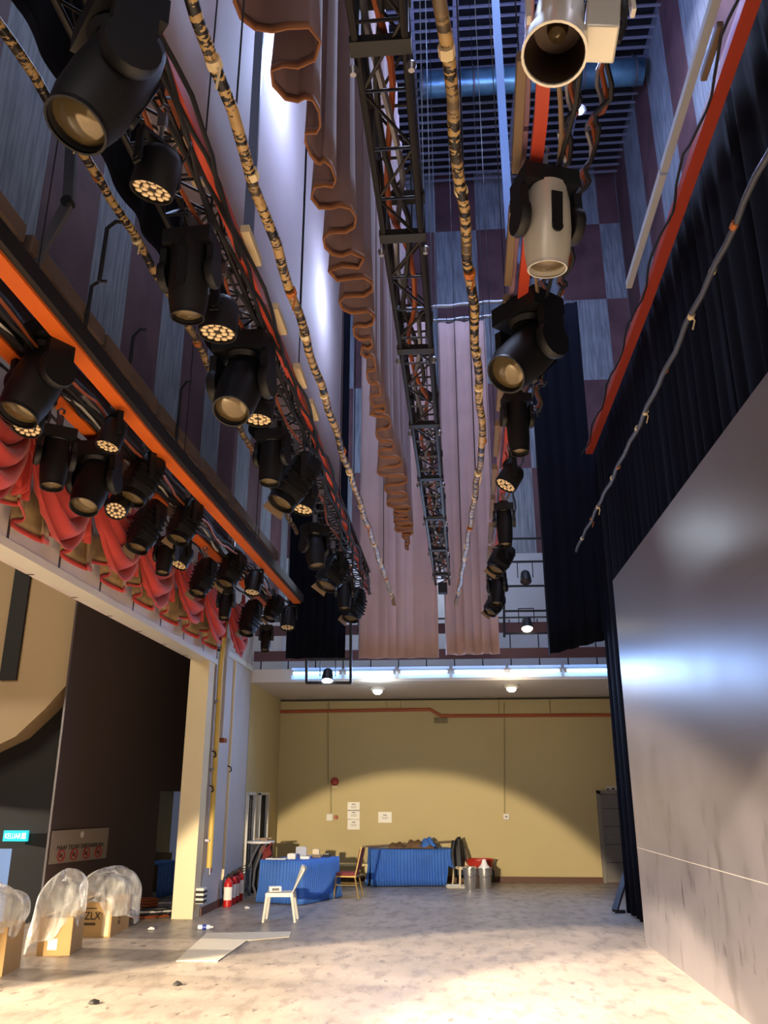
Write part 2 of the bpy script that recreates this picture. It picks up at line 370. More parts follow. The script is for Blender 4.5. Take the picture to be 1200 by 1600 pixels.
# ------------------------------------------------------------------ back wall fittings
yw = YB - .03
t = thing('sprinkler_pipe', 'orange brown pipe running along the top of the yellow back wall', 'pipe')
b = MB(); q = [ay(432, 1112, yw), ay(672, 1108.5, yw), ay(690, 1118.5, yw), ay(985, 1117, yw)]; b.tube(q, .042, 8); obj('pipe_run', b, 'pipeorange', t)
b = MB()
for px in (515, 604, 626, 780, 860): p = ay(px, 1109, yw) if px < 680 else ay(px, 1118, yw); b.tube([p, V((p.x, p.y, 4.29))], .012, 6)
obj('hanger', b, 'conduit', t)
def conduit(px, y0, y1, label, name='conduit_pipe'):
    b = MB(); b.tube([ay(px, y0, yw), ay(px, y1, yw)], .018, 6); return tag(obj(name, b, 'conduit'), label, 'conduit')
conduit(513, 1098, 1225, 'thin vertical conduit left of the red alarm bell'); conduit(517, 1225, 1272, 'short conduit dropping to the switch box left of the papers')
conduit(788, 1098, 1272, 'long vertical conduit down to the socket right of the draped table')
t = thing('socket_outlet', 'white socket outlet at the foot of the long conduit', 'socket', ay(791, 1276, yw)); b = MB(); b.box((0, 0, 0), (.14, .05, .14)); obj('socket_plate', b, 'white', t, bevel=.01)
b = MB(); b.box((0, -.03, 0), (.05, .01, .04)); obj('socket_switch', b, 'doorgrey', t)
t = thing('switch_box', 'pale switch box with red button below the alarm bell', 'switch', ay(515, 1277, yw)); b = MB(); b.box((0, 0, 0), (.16, .06, .16)); obj('switch_plate', b, 'white', t, bevel=.01)
b = MB(); b.lathe([(.05, 0), (.04, .05)], (.16, .01, 0), (0, -1, 0)); obj('button', b, 'signred', t)
t = thing('alarm_bell', 'round red alarm bell on the yellow back wall', 'alarm bell', ay(523, 1221, yw)); b = MB(); b.lathe([(.1, 0), (.1, .03), (.07, .07), (.02, .08)], (0, .02, 0), (0, -1, 0), 24); obj('gong', b, 'signred', t)
b = MB(); b.box((0, 0, -.13), (.12, .04, .05)); obj('bell_box', b, 'cream', t)
for i, (px, py, w, h) in enumerate([(552.5, 1260, .3, .2), (552.5, 1273, .3, .22), (552.5, 1288, .3, .24), (601.5, 1277, .33, .25)]):
    lab = ['top sheet of paper in the column of three on the yellow wall', 'middle sheet of paper in the column of three on the yellow wall', 'bottom sheet of paper in the column of three on the yellow wall', 'single white paper notice right of the column of three sheets'][i]
    t = thing('paper_notice', lab, 'paper', ay(px, py, YB - .008), group='papers on the yellow wall'); b = MB(); b.box((0, 0, 0), (w, .006, h)); obj('sheet', b, 'paper', t, smooth=False)
    b = MB(); b.box((.0, -.005, .05), (.09, .004, .02)); b.box((.0, -.005, .0), (.15, .004, .008)); b.box((0, -.005, -.03), (.13, .004, .008)); obj('printing', b, 'doorgrey', t, smooth=False)
t = thing('vent_box', 'small louvred vent box under the bend of the wall pipe', 'vent', ay(689, 1125.5, yw)); b = MB(); b.box((0, 0, 0), (.36, .1, .12)); obj('vent_body', b, 'conduit', t, bevel=.01)
b = MB()
for k in range(4): b.box((0, -.055, -.04 + k * .027), (.32, .012, .008))
obj('louvre', b, 'ink', t)
# right door
d0, d1 = ay(931, 1241, YB), ay(943, 1379, YB); dx = (d0.x + d1.x) / 2
b = MB(); b.box((dx + .04, YB - .04, 1.03), (.08, .1, 2.06)); b.box((dx + .5, YB - .04, 2.03), (1.0, .1, .08)); b.box((dx + .98, YB - .04, 1.03), (.08, .1, 2.06)); dfr = obj('door_1', b, 'doorframe', smooth=False); dfr['kind'] = 'structure'
b = MB(); b.box((dx + .51, YB - .03, 1.0), (.88, .05, 1.96)); obj('door_leaf', b, 'doorgrey', dfr)
b = MB()
for k in range(5): b.box((dx + .51, YB - .058, .45 + k * .4), (.8, .012, .012))
obj('door_moulding', b, 'darkwall', dfr); b = MB(); b.tube([(dx + .15, YB - .06, 1), (dx + .15, YB - .1, 1), (dx + .26, YB - .1, 1)], .012); obj('door_handle', b, 'steel', dfr)
t = thing('door_sign', 'small white exit pictogram sign above the grey door', 'sign', ay(957, 1234.5, YB - .02)); b = MB(); b.box((0, 0, 0), (.3, .02, .16)); obj('sign_plate', b, 'white', t)
b = MB(); b.box((0, -.015, -.03), (.2, .006, .02)); b.box((.02, -.015, .03), (.06, .006, .04)); b.box((-.11, -.015, 0), (.03, .006, .09)); b.box((.12, -.015, 0), (.02, .006, .09)); obj('pictogram', b, 'ink', t)
# left wing doors
for i, (y0, y1, nm) in enumerate([(18.36, 19.13, 'door_2'), (19.55, 20.48, 'door_3')]):
    b = MB(); b.box((LX - .04, y0 + .03, 1), (.2, .06, 2)); b.box((LX - .04, y1 - .03, 1), (.2, .06, 2)); b.box((LX - .04, (y0 + y1) / 2, 1.99), (.2, y1 - y0, .06)); f = obj(nm, b, 'white', smooth=False); f['kind'] = 'structure'
    b = MB(); b.box((LX - .12, (y0 + y1) / 2, 1), (.03, y1 - y0 - .1, 1.95)); obj('door_leaf', b, 'benchc' if i == 0 else 'darkglass', f)
    b = MB()
    for k in range(9 if i == 0 else 1): b.box((LX - .02, (y0 + y1) / 2, .2 + k * .21), (.025, y1 - y0 - .1, .022))
    for k in range(4 if i == 0 else 9): b.box((LX - .02, y0 + .1 + k * (y1 - y0 - .2) / (3 if i == 0 else 8), 1), (.02, .018, 1.94))
    obj('grille', b, 'railblack', f)
# fluorescent row
b = MB(); b.box((.75, 18.27, 4.45), (6.6, .05, .16)); obj('trim_fascia', b, 'white', smooth=False)['kind'] = 'structure'
segs = [(455, 533), (538, 617), (623, 702), (707, 790), (795, 877), (882, 962)]
ords = ['leftmost', 'second', 'third', 'fourth', 'fifth', 'rightmost']
for i, (a, c) in enumerate(segs):
    yy = lambda x: 1052 - (x - 455) * .0178
    p, q = ay(a, yy(a), 18.1), ay(c, yy(c), 18.1); z = 4.47; p.z = q.z = z
    t = thing('fluorescent_lamp', ords[i] + ' fluorescent tube in the row along the gallery edge' if i in (0, 5) else ords[i] + ' fluorescent tube from the left along the gallery edge', 'light', (p + q) / 2, group='fluorescent tubes along the gallery edge')
    L = (q - p).length; b = MB(); b.tube([(-L / 2 + .04, 0, 0), (L / 2 - .04, 0, 0)], .03, 10); obj('tube', b, 'tube', t); b = MB(); b.box((0, .055, -.075), (L, .02, .09)); b.box((0, .055, .1), (L, .02, .05)); obj('glow_strip', b, 'tubeglow', t)  # added strips emit blue to imitate the tubes' glow around them
    b = MB(); b.box((0, .05, .05), (L, .07, .05)); obj('batten_housing', b, 'white', t)
    b = MB(); b.box((-L / 2 + .02, .01, .0), (.05, .07, .07)); obj('lamp_holder', b, 'white', t); b = MB(); b.box((L / 2 - .02, .01, 0), (.05, .07, .07)); obj('lamp_holder', b, 'white', t)
for i, (px, py, k) in enumerate([(590, 1078, 'lampc'), (799, 1074, 'lamp')]):
    p = az(px, py, 4.25); t = thing('ceiling_lamp', ['round ceiling lamp glowing blue white, left one under the gallery', 'round ceiling lamp glowing warm, right one under the gallery'][i], 'light', p, group='ceiling lamps under the gallery')
    b = MB(); b.lathe([(.17, .06), (.17, .01), (.12, -.02)], n=24); obj('lamp_ring', b, 'white', t); b = MB(); b.lathe([(.11, .0), (.1, -.06), (.05, -.1)], n=20); obj('bulb', b, k, t)
# gallery railing (brown timber rails on black posts)
gy = 18.35
t = thing('gallery_railing', 'black posts and brown rails along the gallery above the fluorescent tubes', 'railing')
for z, h in ((ay(700, 1022, gy).z, .22), (ay(700, 982, gy).z, .22)):
    b = MB(); b.box((.8, gy, z), (10.3, .06, h)); obj('rail', b, 'brownrail', t, smooth=False)
for k in range(17):
    b = MB(); x = -4.2 + k * .615; b.box((x, gy + .05, 5.1), (.025, .025, 1.1)); obj('post', b, 'railblack', t, smooth=False)
b = MB(); b.tube([(-4.3, gy, 5.68), (5.4, gy, 5.68)], .02, 8); obj('top_tube', b, 'railblack', t)

# ------------------------------------------------------------------ column and left wall fittings
t = thing('cable_pipe', 'yellow vertical pipe running up the proscenium column', 'pipe'); p = ax(322, 1020, LX + .05); b = MB(); b.tube([(LX + .075, 15.55, .75), (LX + .075, 15.5, 4.25), (LX + .12, 15.5, 5.2)], .05, 10); obj('pipe_run', b, 'yellowpipe', t)
b = MB(); [b.box((LX + .03, 15.52, z), (.1, .16, .04)) for z in (1.2, 2.4, 3.6, 4.6)]; obj('pipe_clamp', b, 'steel', t)
t = thing('rail_track', 'grey vertical track with orange foot on the grey wall beside the yellow pipe', 'track'); b = MB(); b.box((LX + .06, 15.85, 3.9), (.1, .12, 1.9)); obj('track', b, 'greywall', t); b = MB(); b.box((LX + .06, 15.98, 3.9), (.04, .05, 1.9)); obj('track_edge', b, 'darkwall', t); b = MB(); b.box((LX + .08, 15.9, 2.93), (.12, .24, .08)); obj('track_foot', b, 'copper', t)
t = thing('wall_trunking', 'slim white vertical cable trunking on the grey wall above the extinguishers', 'trunking'); b = MB(); b.box((LX + .02, 16.75, 2.5), (.05, .05, 4.1)); obj('trunking_run', b, 'creamcol', t)
for i, (px, py) in enumerate([(331, 1178), (355.5, 1201), (327, 1232)]):
    p = ax(px, py, LX + .03); t = thing('hook', ['upper black hook on the grey wall by the yellow pipe', 'black hook on the white trunking', 'lower black hook on the grey wall by the yellow pipe'][i], 'hook', p, group='hooks on the grey wall')
    b = MB(); b.tube([(0, 0, .05), (.06, 0, .03), (.08, 0, -.04), (.04, 0, -.06)], .014, 6); obj('hook_arm', b, 'black', t)
p = ax(329, 1357, LX + .02); t = thing('call_point', 'small red and white plate on the grey wall above the skirting', 'wall plate', p); b = MB(); b.box((0, 0, 0), (.02, .1, .2)); obj('plate', b, 'whitewall', t); b = MB(); b.box((.012, 0, 0), (.01, .06, .14)); obj('plate_face', b, 'maroon', t)
p = ax(314, 1399, LX + .06); t = thing('striped_guard', 'black and white striped guard at the foot of the yellow pipe', 'guard', p); b = MB(); b.box((0, 0, 0), (.14, .2, .24)); obj('guard_body', b, 'stripew', t)
b = MB(); [b.box((0, -.005, z), (.15, .21, .04)) for z in (-.09, -.015, .06)]; obj('stripe', b, 'ink', t)
b = MB(); b.tube([(LX + .06, p.y, .0), (LX + .06, p.y, p.z - .12)], .02, 8); obj('guard_post', b, 'stripew', t)

# ------------------------------------------------------------------ right flat panel
t = thing('scenery_flat', 'large dark grey painted scenery flat standing along the right side', 'scenery flat')
b = MB(); b.box((PW + .04, 5.6, 2.6), (.08, 15.2, 5.2)); obj('flat_face', b, 'panel', t, smooth=False)
b = MB(); b.box((PW + .1, 13.0, 2.6), (.06, .3, 5.1)); [b.box((PW + .1, 5.6, z), (.05, 15, .1)) for z in (.1, 1.3, 2.6, 3.9, 5.1)]; obj('flat_frame', b, 'card', t, smooth=False)
t = thing('flat_brace', 'black raking brace on the floor at the foot of the black curtain', 'brace'); a = az(961, 1427); c = ay(978, 1365, a.y + .5); b = MB(); b.beam(a + V((0, 0, .04)), c, .1, .06); obj('strut', b, 'black', t); b = MB(); b.beam(a + V((0, 0, .03)), V((2.95, a.y, .03)), .06, .05); obj('foot', b, 'black', t)

# ------------------------------------------------------------------ curtains
def pleat(name, label, pts, z0, z1, m, pitch=.35, amp=.1, top_amp=None, hem=None, thick=.008, seed=1, nv=14, group=None, cat='curtain', irregular=.5, hemz=None, sharp=1.0):
    t = thing(name, label, cat, group=group)
    L = sum((pts[i + 1] - pts[i]).length for i in range(len(pts) - 1)); nf = max(2, int(L / pitch)); nu = nf * 10
    ph = [0]
    for k in range(nf): ph.append(ph[-1] + 1 + irregular * (hsh(k, seed) - .5))
    ph = [p / ph[-1] for p in ph]; am = [1 + irregular * (hsh(k, seed + 9) - .5) * 1.6 for k in range(nf + 1)]
    ta = amp * .6 if top_amp is None else top_amp
    def off(u, v):
        k = 0
        while k < nf - 1 and u > ph[k + 1]: k += 1
        f = (u - ph[k]) / max(1e-6, ph[k + 1] - ph[k]); w = math.sin(2 * math.pi * f)
        w = math.copysign(abs(w) ** sharp, w)
        A = lerp(am[k], am[k + 1], f)
        a1 = lerp(amp, ta, v ** .6)
        return w * A * a1, math.sin(4 * math.pi * f + seed) * a1 * .45
    def fn(u, v):
        p, d = path_at(pts, u); n = V((d.y, -d.x, 0)); o, o2 = off(u, v); zz = lerp(z0 if not hemz else hemz(u), z1, v)
        q = p + n * o + d * o2; return V((q.x, q.y, zz))
    b = MB(); b.sheet(fn, nu, nv); obj('drape', b, m, t, solid=thick)
    if hem:
        hz = .06 / (z1 - z0); b = MB(); b.sheet(lambda u, v: fn(u, v * hz) + V((0, 0, -.004)), nu, 1); obj('hem', b, hem, t, solid=thick * 1.6)
    return t
def P2(*a): return [V((x, y, 0)) for x, y in a]
pleat('stage_curtain', 'mauve pleated curtain hoisted high beside the box truss with zigzag hem', P2((-1.02, 3.2), (-.97, 4.3), (-.9, 5.2), (-.83, 7.2), (-.82, 10.6), (-.76, 16)), 6.6, 14.5, 'mauve', .58, .16, .07, 'mauve_hem', seed=3, nv=20, irregular=.95, sharp=1.25)
pleat('leg_curtain', 'tall pink leg curtain left of the box truss foot', P2((-1.85, 17.1), (-.2, 17.1)), 4.62, 12.6, 'pink', .33, .05, seed=5, group='pink leg curtains')
# right pink leg hangs from its pipe with a sloping tied top
t = pleat('leg_curtain', 'narrow pink leg curtain with visible tied top right of the box truss', P2((-.1, 17.3), (1.0, 17.2)), 4.7, 12.55, 'pink', .3, .06, seed=8, group='pink leg curtains')
b = MB()
for k in range(6): b.tube([(-.08 + k * .21, 17.3 - k * .018, 12.53), (-.08 + k * .21, 17.5, 12.95)], .008, 5)
obj('tie', b, 'cable', t)
pleat('masking_curtain', 'black leg curtain hanging behind the left spotlights', P2((-3.35, 17.0), (-2.12, 17.0)), 4.62, 12.8, 'velvet_black', .3, .05, seed=11, group='black leg curtains')
pleat('masking_curtain', 'black leg curtain hanging right of the narrow pink curtain', P2((1.95, 16.7), (3.0, 16.2)), 4.6, 12.3, 'velvet_black', .26, .06, seed=13, group='black leg curtains', hemz=lambda u: 4.58 + .2 * u)
pleat('black_traveller', 'long black traveller curtain hanging behind the grey scenery flat', P2((2.85, 1.2), (3.0, 16.1)), .04, 8.8, 'velvet_black', .34, .045, seed=17, nv=10, irregular=.9)
b = MB(); b.sheet(lambda u, v: V((-2.1 + .02 * math.sin(u * 9), 1.5 + u * 14.0, 6.62 + v * 12)), 60, 8); tag(obj('cyclorama', b, 'cyc', solid=.01), 'smooth pale cyclorama cloth hanging behind the mauve curtain', 'backdrop')
t = pleat('border_curtain', 'black border cloth hanging behind the nearest left spotlights', P2((-2.84, 1.5), (-2.82, 5.6), (-2.76, 8), (-2.88, 12.2), (-2.9, 15.6)), 7.03, 9.3, 'velvet_black', .7, .02, seed=21)
# ------------------------------------------------------------------ red swag valance
t = thing('swag_valance', 'red swagged valance gathered along the proscenium header', 'valance')
SY0, SY1, nS = 4.2, 16.0, 8
for k in range(nS):
    y0 = SY0 + (SY1 - SY0) / nS * k; y1 = y0 + (SY1 - SY0) / nS * 1.08; dp = .62 + .12 * hsh(k, 3)
    def fn(u, v, y0=y0, y1=y1, dp=dp, k=k):
        y = lerp(y0, y1, u); sag = (4 * u * (1 - u)) ** .75; zt = 5.75 - .3 * sag
        z = zt - v * (.3 + dp * 1.12 * sag) + .015 * math.sin(u * 17 + k) * v
        fold = (abs(math.sin(v * math.pi * 4.5 + .5 * math.sin(u * 6 + k))) ** .7 - .5) * .13 * (.2 + sag) + .2 * sag * math.sin(v * math.pi * .8)
        return V((-4.2 + .06 + fold + .08 * (hsh(k, 5)), y + .03 * math.sin(v * 30 + k), z))
    b = MB(); b.sheet(fn, 28, 44); obj('swag', b, 'red', t, solid=.008)
    def fn2(u, v, y0=y0, y1=y1, k=k):
        y = y1 - .2 + u * .3 * (.5 + .5 * v); z = 5.7 - v * .98 + .06 * math.sin(u * 11)
        return V((-4.08 + .04 * math.sin(u * 26) * (.4 + v), y + .05 * math.sin(v * 3 + k), z))
    b = MB(); b.sheet(fn2, 30, 10); obj('tail', b, 'red', t, solid=.008)
t = thing('ruffle_border', 'cream ruffled border peeping out below the red swags', 'valance')
def rf(u, v):
    y = 4.4 + u * 10.4; s = u * 19 * math.pi * 2
    return V((-4.2 + .1 * math.sin(s) + .03 * v, y + .12 * math.sin(2 * s + 1), 4.96 - v * (.42 + .1 * math.sin(s / 2 + 1)) ))
b = MB(); b.sheet(rf, 420, 5); obj('ruffle', b, 'ruffle', t, solid=.006)
b = MB(); b.sheet(lambda u, v: rf(u, 1 + .12 * v) + V((.008, 0, 0)), 420, 1); obj('ruffle_edge', b, 'red', t, solid=.014)

# ------------------------------------------------------------------ battens, pipes, trusses
def drops(mb, pts, ys, ztop=20, r=.006, dx=0, dz=0):
    for yv in ys:
        for i in range(len(pts) - 1):
            a, c = pts[i], pts[i + 1]
            if a.y <= yv <= c.y:
                p = a.lerp(c, (yv - a.y) / (c.y - a.y)); mb.tube([(p.x + dx, yv, p.z + dz), (p.x + dx, yv, ztop)], r, 4, False)
def pipe(name, label, pts, r, m, ys=(), cat='pipe', ties=0, seed=0, tape='tape', group=None):
    t = thing(name, label, cat, group=group); b = MB()
    N = 50; q = [path_at(pts, i / N)[0] + V((.012 * math.sin(i * 1.7 + seed), 0, .012 * math.sin(i * .9 + seed))) for i in range(N + 1)]
    b.tube(q, r, 10); obj('pipe_run', b, m, t)
    if ys: b = MB(); drops(b, q, ys); obj('suspension_cable', b, 'cable', t)
    if ties:
        for k in range(ties):
            b = MB(); p, d = path_at(pts, .03 + .94 * (k + .6 * hsh(k, seed)) / ties); b.tube([p - d * .02, p + d * (.02 + .03 * hsh(k, seed + 1))], r * 1.2, 8)
            if hsh(k, seed + 2) > .6: b.tube([p, p + V((.03, .02, -.05)), p + V((.01, .05, -.13))], .008, 5)
            obj('tape_tie', b, tape if k % 3 == 0 else 'cream', t)
    return t
def p3(z, *a): return [V((x, y, z)) for x, y in a]
pipe('hanging_pipe', 'taped black pipe along the bottom of the black border at far left', p3(7.0, (-3.02, 2.4), (-3, 4.1), (-2.92, 5.6), (-2.86, 8), (-2.98, 12.2), (-3.03, 16)), .04, 'taped', (5, 9.5, 13), ties=14, seed=1, group='taped batten pipes')
pipe('hanging_pipe', 'taped pipe slanting in front of the pale cyclorama', p3(5.5, (-1.13, 1.5), (-1.13, 2.85), (-1.11, 4.7), (-1.11, 8), (-1.05, 16)), .036, 'taped', (3.6, 5.6, 9.4, 13.5), ties=14, seed=2, group='taped batten pipes')
pipe('hanging_pipe', 'bowed taped pipe right of the box truss, crossing the narrow pink curtain', p3(5.5, (-.02, 1.5), (.04, 2.95), (.25, 5.6), (.41, 8.2), (.32, 11.5), (.15, 16.1)), .036, 'taped', (4.5, 9.4, 13.5), ties=14, seed=3, group='taped batten pipes')
pipe('hanging_pipe', 'thin grey pipe with tape ties in front of the black traveller curtain', p3(6.4, (2.4, 2.5), (2.42, 5.1), (2.47, 9.4), (2.47, 15.6)), .028, 'greymetal', (), ties=14, seed=4, group='taped batten pipes')
pipe('hanging_pipe', 'dark maroon pipe high on the left acoustic wall', p3(6.75, (-4.0, 2), (-4.0, 16)), .06, 'maroonpipe', (), seed=5); pipe('hanging_pipe', 'thin dark pipe just below the maroon pipe on the left wall', p3(6.4, (-4.05, 2), (-4.05, 16)), .045, 'maroonpipe', (), seed=6)
pipe('hanging_pipe', 'upper of two horizontal pipes behind the narrow pink curtain', [ay(560, 490, 17.6), ay(835, 466, 17.6)], .05, 'steel', group='pipes behind the pink curtains'); pipe('hanging_pipe', 'lower of two horizontal pipes behind the narrow pink curtain', [ay(560, 512, 17.8), ay(835, 488, 17.8)], .05, 'steel', group='pipes behind the pink curtains')

def tray(name, label, z, pts, w, h, m, cables=((-.1, 'cable'), (.02, 'cable'), (.14, 'copper'), (.26, 'cable')), rows=None, seed=0, ys=(), dark=True, s0=.3, kmax=14, spans=None):
    """a lighting bar: coloured cable tray, black bar for the dark gap beside it, clutter of sockets and cables"""
    t = thing(name, label, 'lighting bar'); q = [V((x, y, z)) for x, y in pts]
    def atY(yv):
        for i in range(len(q) - 1):
            if yv <= q[i + 1].y or i == len(q) - 2: return q[i].lerp(q[i + 1], (yv - q[i].y) / (q[i + 1].y - q[i].y))
    sg = [(q[i], q[i + 1]) for i in range(len(q) - 1)] if not spans else [(atY(a), atY(c)) for a, c in spans]
    for grp in ([sg] if not spans else [[x] for x in sg]):
        b = MB(); [b.beam(a, c, w, h) for a, c in grp]; obj('cable_tray', b, m, t, smooth=False)
        b = MB(); [b.beam(a + V((0, 0, -h * .35)), c + V((0, 0, -h * .35)), w * 1.14, h * .28) for a, c in grp]; obj('tray_lip', b, m, t, smooth=False)
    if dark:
        b = MB(); [b.beam(q[i] + V((w * .75, 0, .03)), q[i + 1] + V((w * .75, 0, .03)), w * .5, h) for i in range(len(q) - 1)]; obj('gap_shadow_bar', b, 'black', t, smooth=False)  # solid black bar stands in for the dark gap beside the tray
    L = sum((q[i + 1] - q[i]).length for i in range(len(q) - 1))
    if rows:
        for (dx, dz, ww, hh, ln, gap, mm, nm) in rows:
            k = 0; s = s0
            while s + ln < L and k < kmax:
                p, d = path_at(q, s / L); p2, d = path_at(q, (s + ln) / L); o = V((dx, 0, dz)); b = MB(); b.beam(p + o, p2 + o, ww, hh); obj(nm, b, mm, t, smooth=False, bevel=.008)
                s += ln + gap * (.6 + .8 * hsh(k, seed)); k += 1
    if ys: b = MB(); drops(b, q, ys); obj('suspension_cable', b, 'cable', t)
    for j, (ox, cm) in enumerate(cables):
        b = MB(); n = 60
        b.tube([path_at(q, i / n)[0] + V((ox + .04 * math.sin(i * .8 + j * 2), 0, -.06 - .05 * abs(math.sin(i * .45 + j)) + .05 * hsh(i, j))) for i in range(n + 1)], .016, 5); obj('cable_run', b, cm, t)
    return t
# left orange bar (upper) with grey trunking and J hooks behind
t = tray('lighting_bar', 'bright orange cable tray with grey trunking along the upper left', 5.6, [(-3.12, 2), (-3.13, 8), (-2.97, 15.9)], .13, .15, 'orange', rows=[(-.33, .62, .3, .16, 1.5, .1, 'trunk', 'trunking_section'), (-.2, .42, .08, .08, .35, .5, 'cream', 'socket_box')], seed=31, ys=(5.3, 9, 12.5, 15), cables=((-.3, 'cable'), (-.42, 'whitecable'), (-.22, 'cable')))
for k, (px, py) in enumerate([(133, 513), (155, 440), (198, 607), (275, 690)]):
    p = ax(px, py, -3.35) if False else az(px, py, 6.05); b = MB(); hh = .55 + .1 * k; b.tube([p, p + V((0, .02, hh * .85)), p + V((.05, .06, hh)), p + V((.1, .1, hh + .02))], .018, 6); obj('hook_arm', b, 'black', t)
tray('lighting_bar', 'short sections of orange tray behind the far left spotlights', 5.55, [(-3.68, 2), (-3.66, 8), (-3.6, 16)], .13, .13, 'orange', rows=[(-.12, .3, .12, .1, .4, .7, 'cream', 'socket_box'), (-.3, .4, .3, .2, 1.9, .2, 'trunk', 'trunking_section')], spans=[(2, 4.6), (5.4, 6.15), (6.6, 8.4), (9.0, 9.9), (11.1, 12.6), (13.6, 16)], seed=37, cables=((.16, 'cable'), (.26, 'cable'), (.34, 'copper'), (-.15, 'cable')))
tray('lighting_bar', 'orange tray with beige socket boxes on the left lighting truss', 5.82, [(-1.5, 2), (-1.46, 8.6), (-1.58, 16.2)], .055, .1, 'redorange', rows=[(.065, .06, .07, .07, .42, .5, 'cream', 'socket_box')], s0=3.0, kmax=4, cables=((-.12, 'cable'), (-.05, 'cable'), (-.2, 'copper'), (.02, 'cable'), (.06, 'cable'), (.0, 'cable')), seed=41, ys=(4.2, 7.5, 11), dark=False)
tray('lighting_bar', 'red orange tray with tan socket boxes carrying the white spotlights', 5.85, [(.52, 2), (.63, 4), (.73, 9), (.9, 16.4)], .07, .1, 'redorange', rows=[(-.12, .03, .06, .08, .9, .35, 'tan', 'socket_box'), (-.075, .12, .04, .14, 1.9, .03, 'pinkbatten', 'side_plate')], cables=((.1, 'tan'), (.16, 'cable')), s0=.3, seed=43, ys=(5, 8, 12, 15), dark=False)
tray('lighting_bar', 'long red bar high over the black traveller curtain at right', 8.42, [(2.68, 3), (2.72, 5.6), (2.83, 10.2), (2.86, 15.5)], .12, .14, 'redorange', rows=[(-.16, .08, .06, .08, .6, .8, 'tan', 'socket_box'), (-.26, .12, .08, .1, 2.2, .05, 'whitewall', 'side_plate')], cables=((-.12, 'cable'),), kmax=3, seed=47, dark=False)
# tangled chain and cable bundles beside the right bar
for i, (dx, lab) in enumerate([(.28, 'left'), (.5, 'right')]):
    t = thing('cable_bundle', lab + ' bundle of dangling cables and rusty chain behind the white spotlights', 'cable bundle', group='cable bundles behind the white spotlights')
    for j in range(3):
        b = MB(); n = 70; b.tube([V((lerp(.62, .86, i_ / n) + dx * lerp(1, .55, i_ / n) + .035 * math.sin(i_ * 1.3 + j * 2 + i), lerp(2.8, 9.5, i_ / n), 6.5 - .08 * j + .05 * math.sin(i_ * .9 + j) + .06 * hsh(i_, j))) for i_ in range(n + 1)], .018, 5); obj('cable_run', b, ['steel', 'copper', 'cable'][j], t)

def truss(name, label, a, c, w, h, m, bays, plates=0, cat='truss'):
    t = thing(name, label, cat); a = V(a); c = V(c); d = (c - a).normalized(); r = V((d.y, -d.x, 0)); u = V((0, 0, 1))
    cor = [(r * sx * w / 2 + u * sz * h / 2) for sx, sz in ((-1, -1), (1, -1), (1, 1), (-1, 1))]
    for o in cor: b = MB(); b.tube([a + o, c + o], .022, 8); obj('chord', b, m, t)
    b = MB(); L = (c - a).length
    for k in range(bays):
        p = a + d * (L * k / bays); q = a + d * (L * (k + 1) / bays)
        for i in range(4):
            o1, o2 = cor[i], cor[(i + 1) % 4]
            if k % 2: o1, o2 = o2, o1
            b.tube([p + o1, q + o2], .011, 5, False); b.tube([p + cor[i], p + cor[(i + 1) % 4]], .011, 5, False)
    obj('lattice', b, m, t)
    for k in range(plates):
        p = a + d * (L * (k + .5) / plates); b = MB()
        for s in (-1, 1): b.box(p + u * s * h / 2, (w * 1.25, .1, .05)); b.box(p + r * s * w / 2, (.04, .1, h))
        obj('joint_plate', b, 'black', t, smooth=False)
        for s in (-1, 1): b = MB(); b.lathe([(.018, 0), (.03, .02), (.018, .06)], p + r * s * w * .6 - u * h / 2 - u * .03 + d * .1, (0, 0, -1), 10); obj('clamp_knob', b, 'steel', t)
    return t
t = truss('box_truss', 'black box truss running overhead in the middle of the stage', (-.33, 1.0, 6.0), (-.1, 15.8, 6.0), .27, .34, 'truss', 32, 9)
b = MB(); [b.tube([(x, y_, 6.2), (x, y_, 20)], .009, 5, False) for x, y_ in ((-.3, 3.6), (-.25, 6.5), (-.2, 9.5), (-.15, 12.5), (-.1, 15.5))]; obj('suspension_cable', b, 'cable', t)
for j in range(3): b = MB(); b.tube([V((lerp(-.36, -.1, i / 60) + .06 * math.sin(i * .7 + j * 2), lerp(1, 15.6, i / 60), 5.98 + .07 * math.sin(i * 1.1 + j))) for i in range(61)], .022, 5); obj('cable_run', b, ['copper', 'cable', 'steel'][j], t)
b = MB(); b.box((-.1, 15.9, 5.78), (.18, .2, .2)); obj('motor_box', b, 'black', t, bevel=.01)
truss('lighting_truss', 'black lattice truss carrying the left row of spotlights', (-1.78, 1.0, 6.0), (-1.72, 16.0, 6.0), .34, .34, 'truss', 44, 0)
b = MB()
for (px, py) in ((257, 165), (292, 250)):
    pass
for i, (px, py) in enumerate([(262, 172), (292, 240)]):
    p = az(px, py, 6.05); t = thing('gel_frame', ['upper tan rounded flap hanging on the right of the left truss', 'lower tan rounded flap hanging on the right of the left truss'][i], 'flap', p, group='tan flaps on the left truss')
    b = MB(); pl = [(-.05, .22), (.05, .22), (.08, .1), (.08, -.15), (.03, -.24), (-.05, -.2)]
    b.prism(pl, -.02, .02); obj('flap_plate', b, 'copper', t, bevel=.01); b = MB(); b.box((0, .25, 0), (.08, .1, .05)); obj('flap_clip', b, 'cream', t)
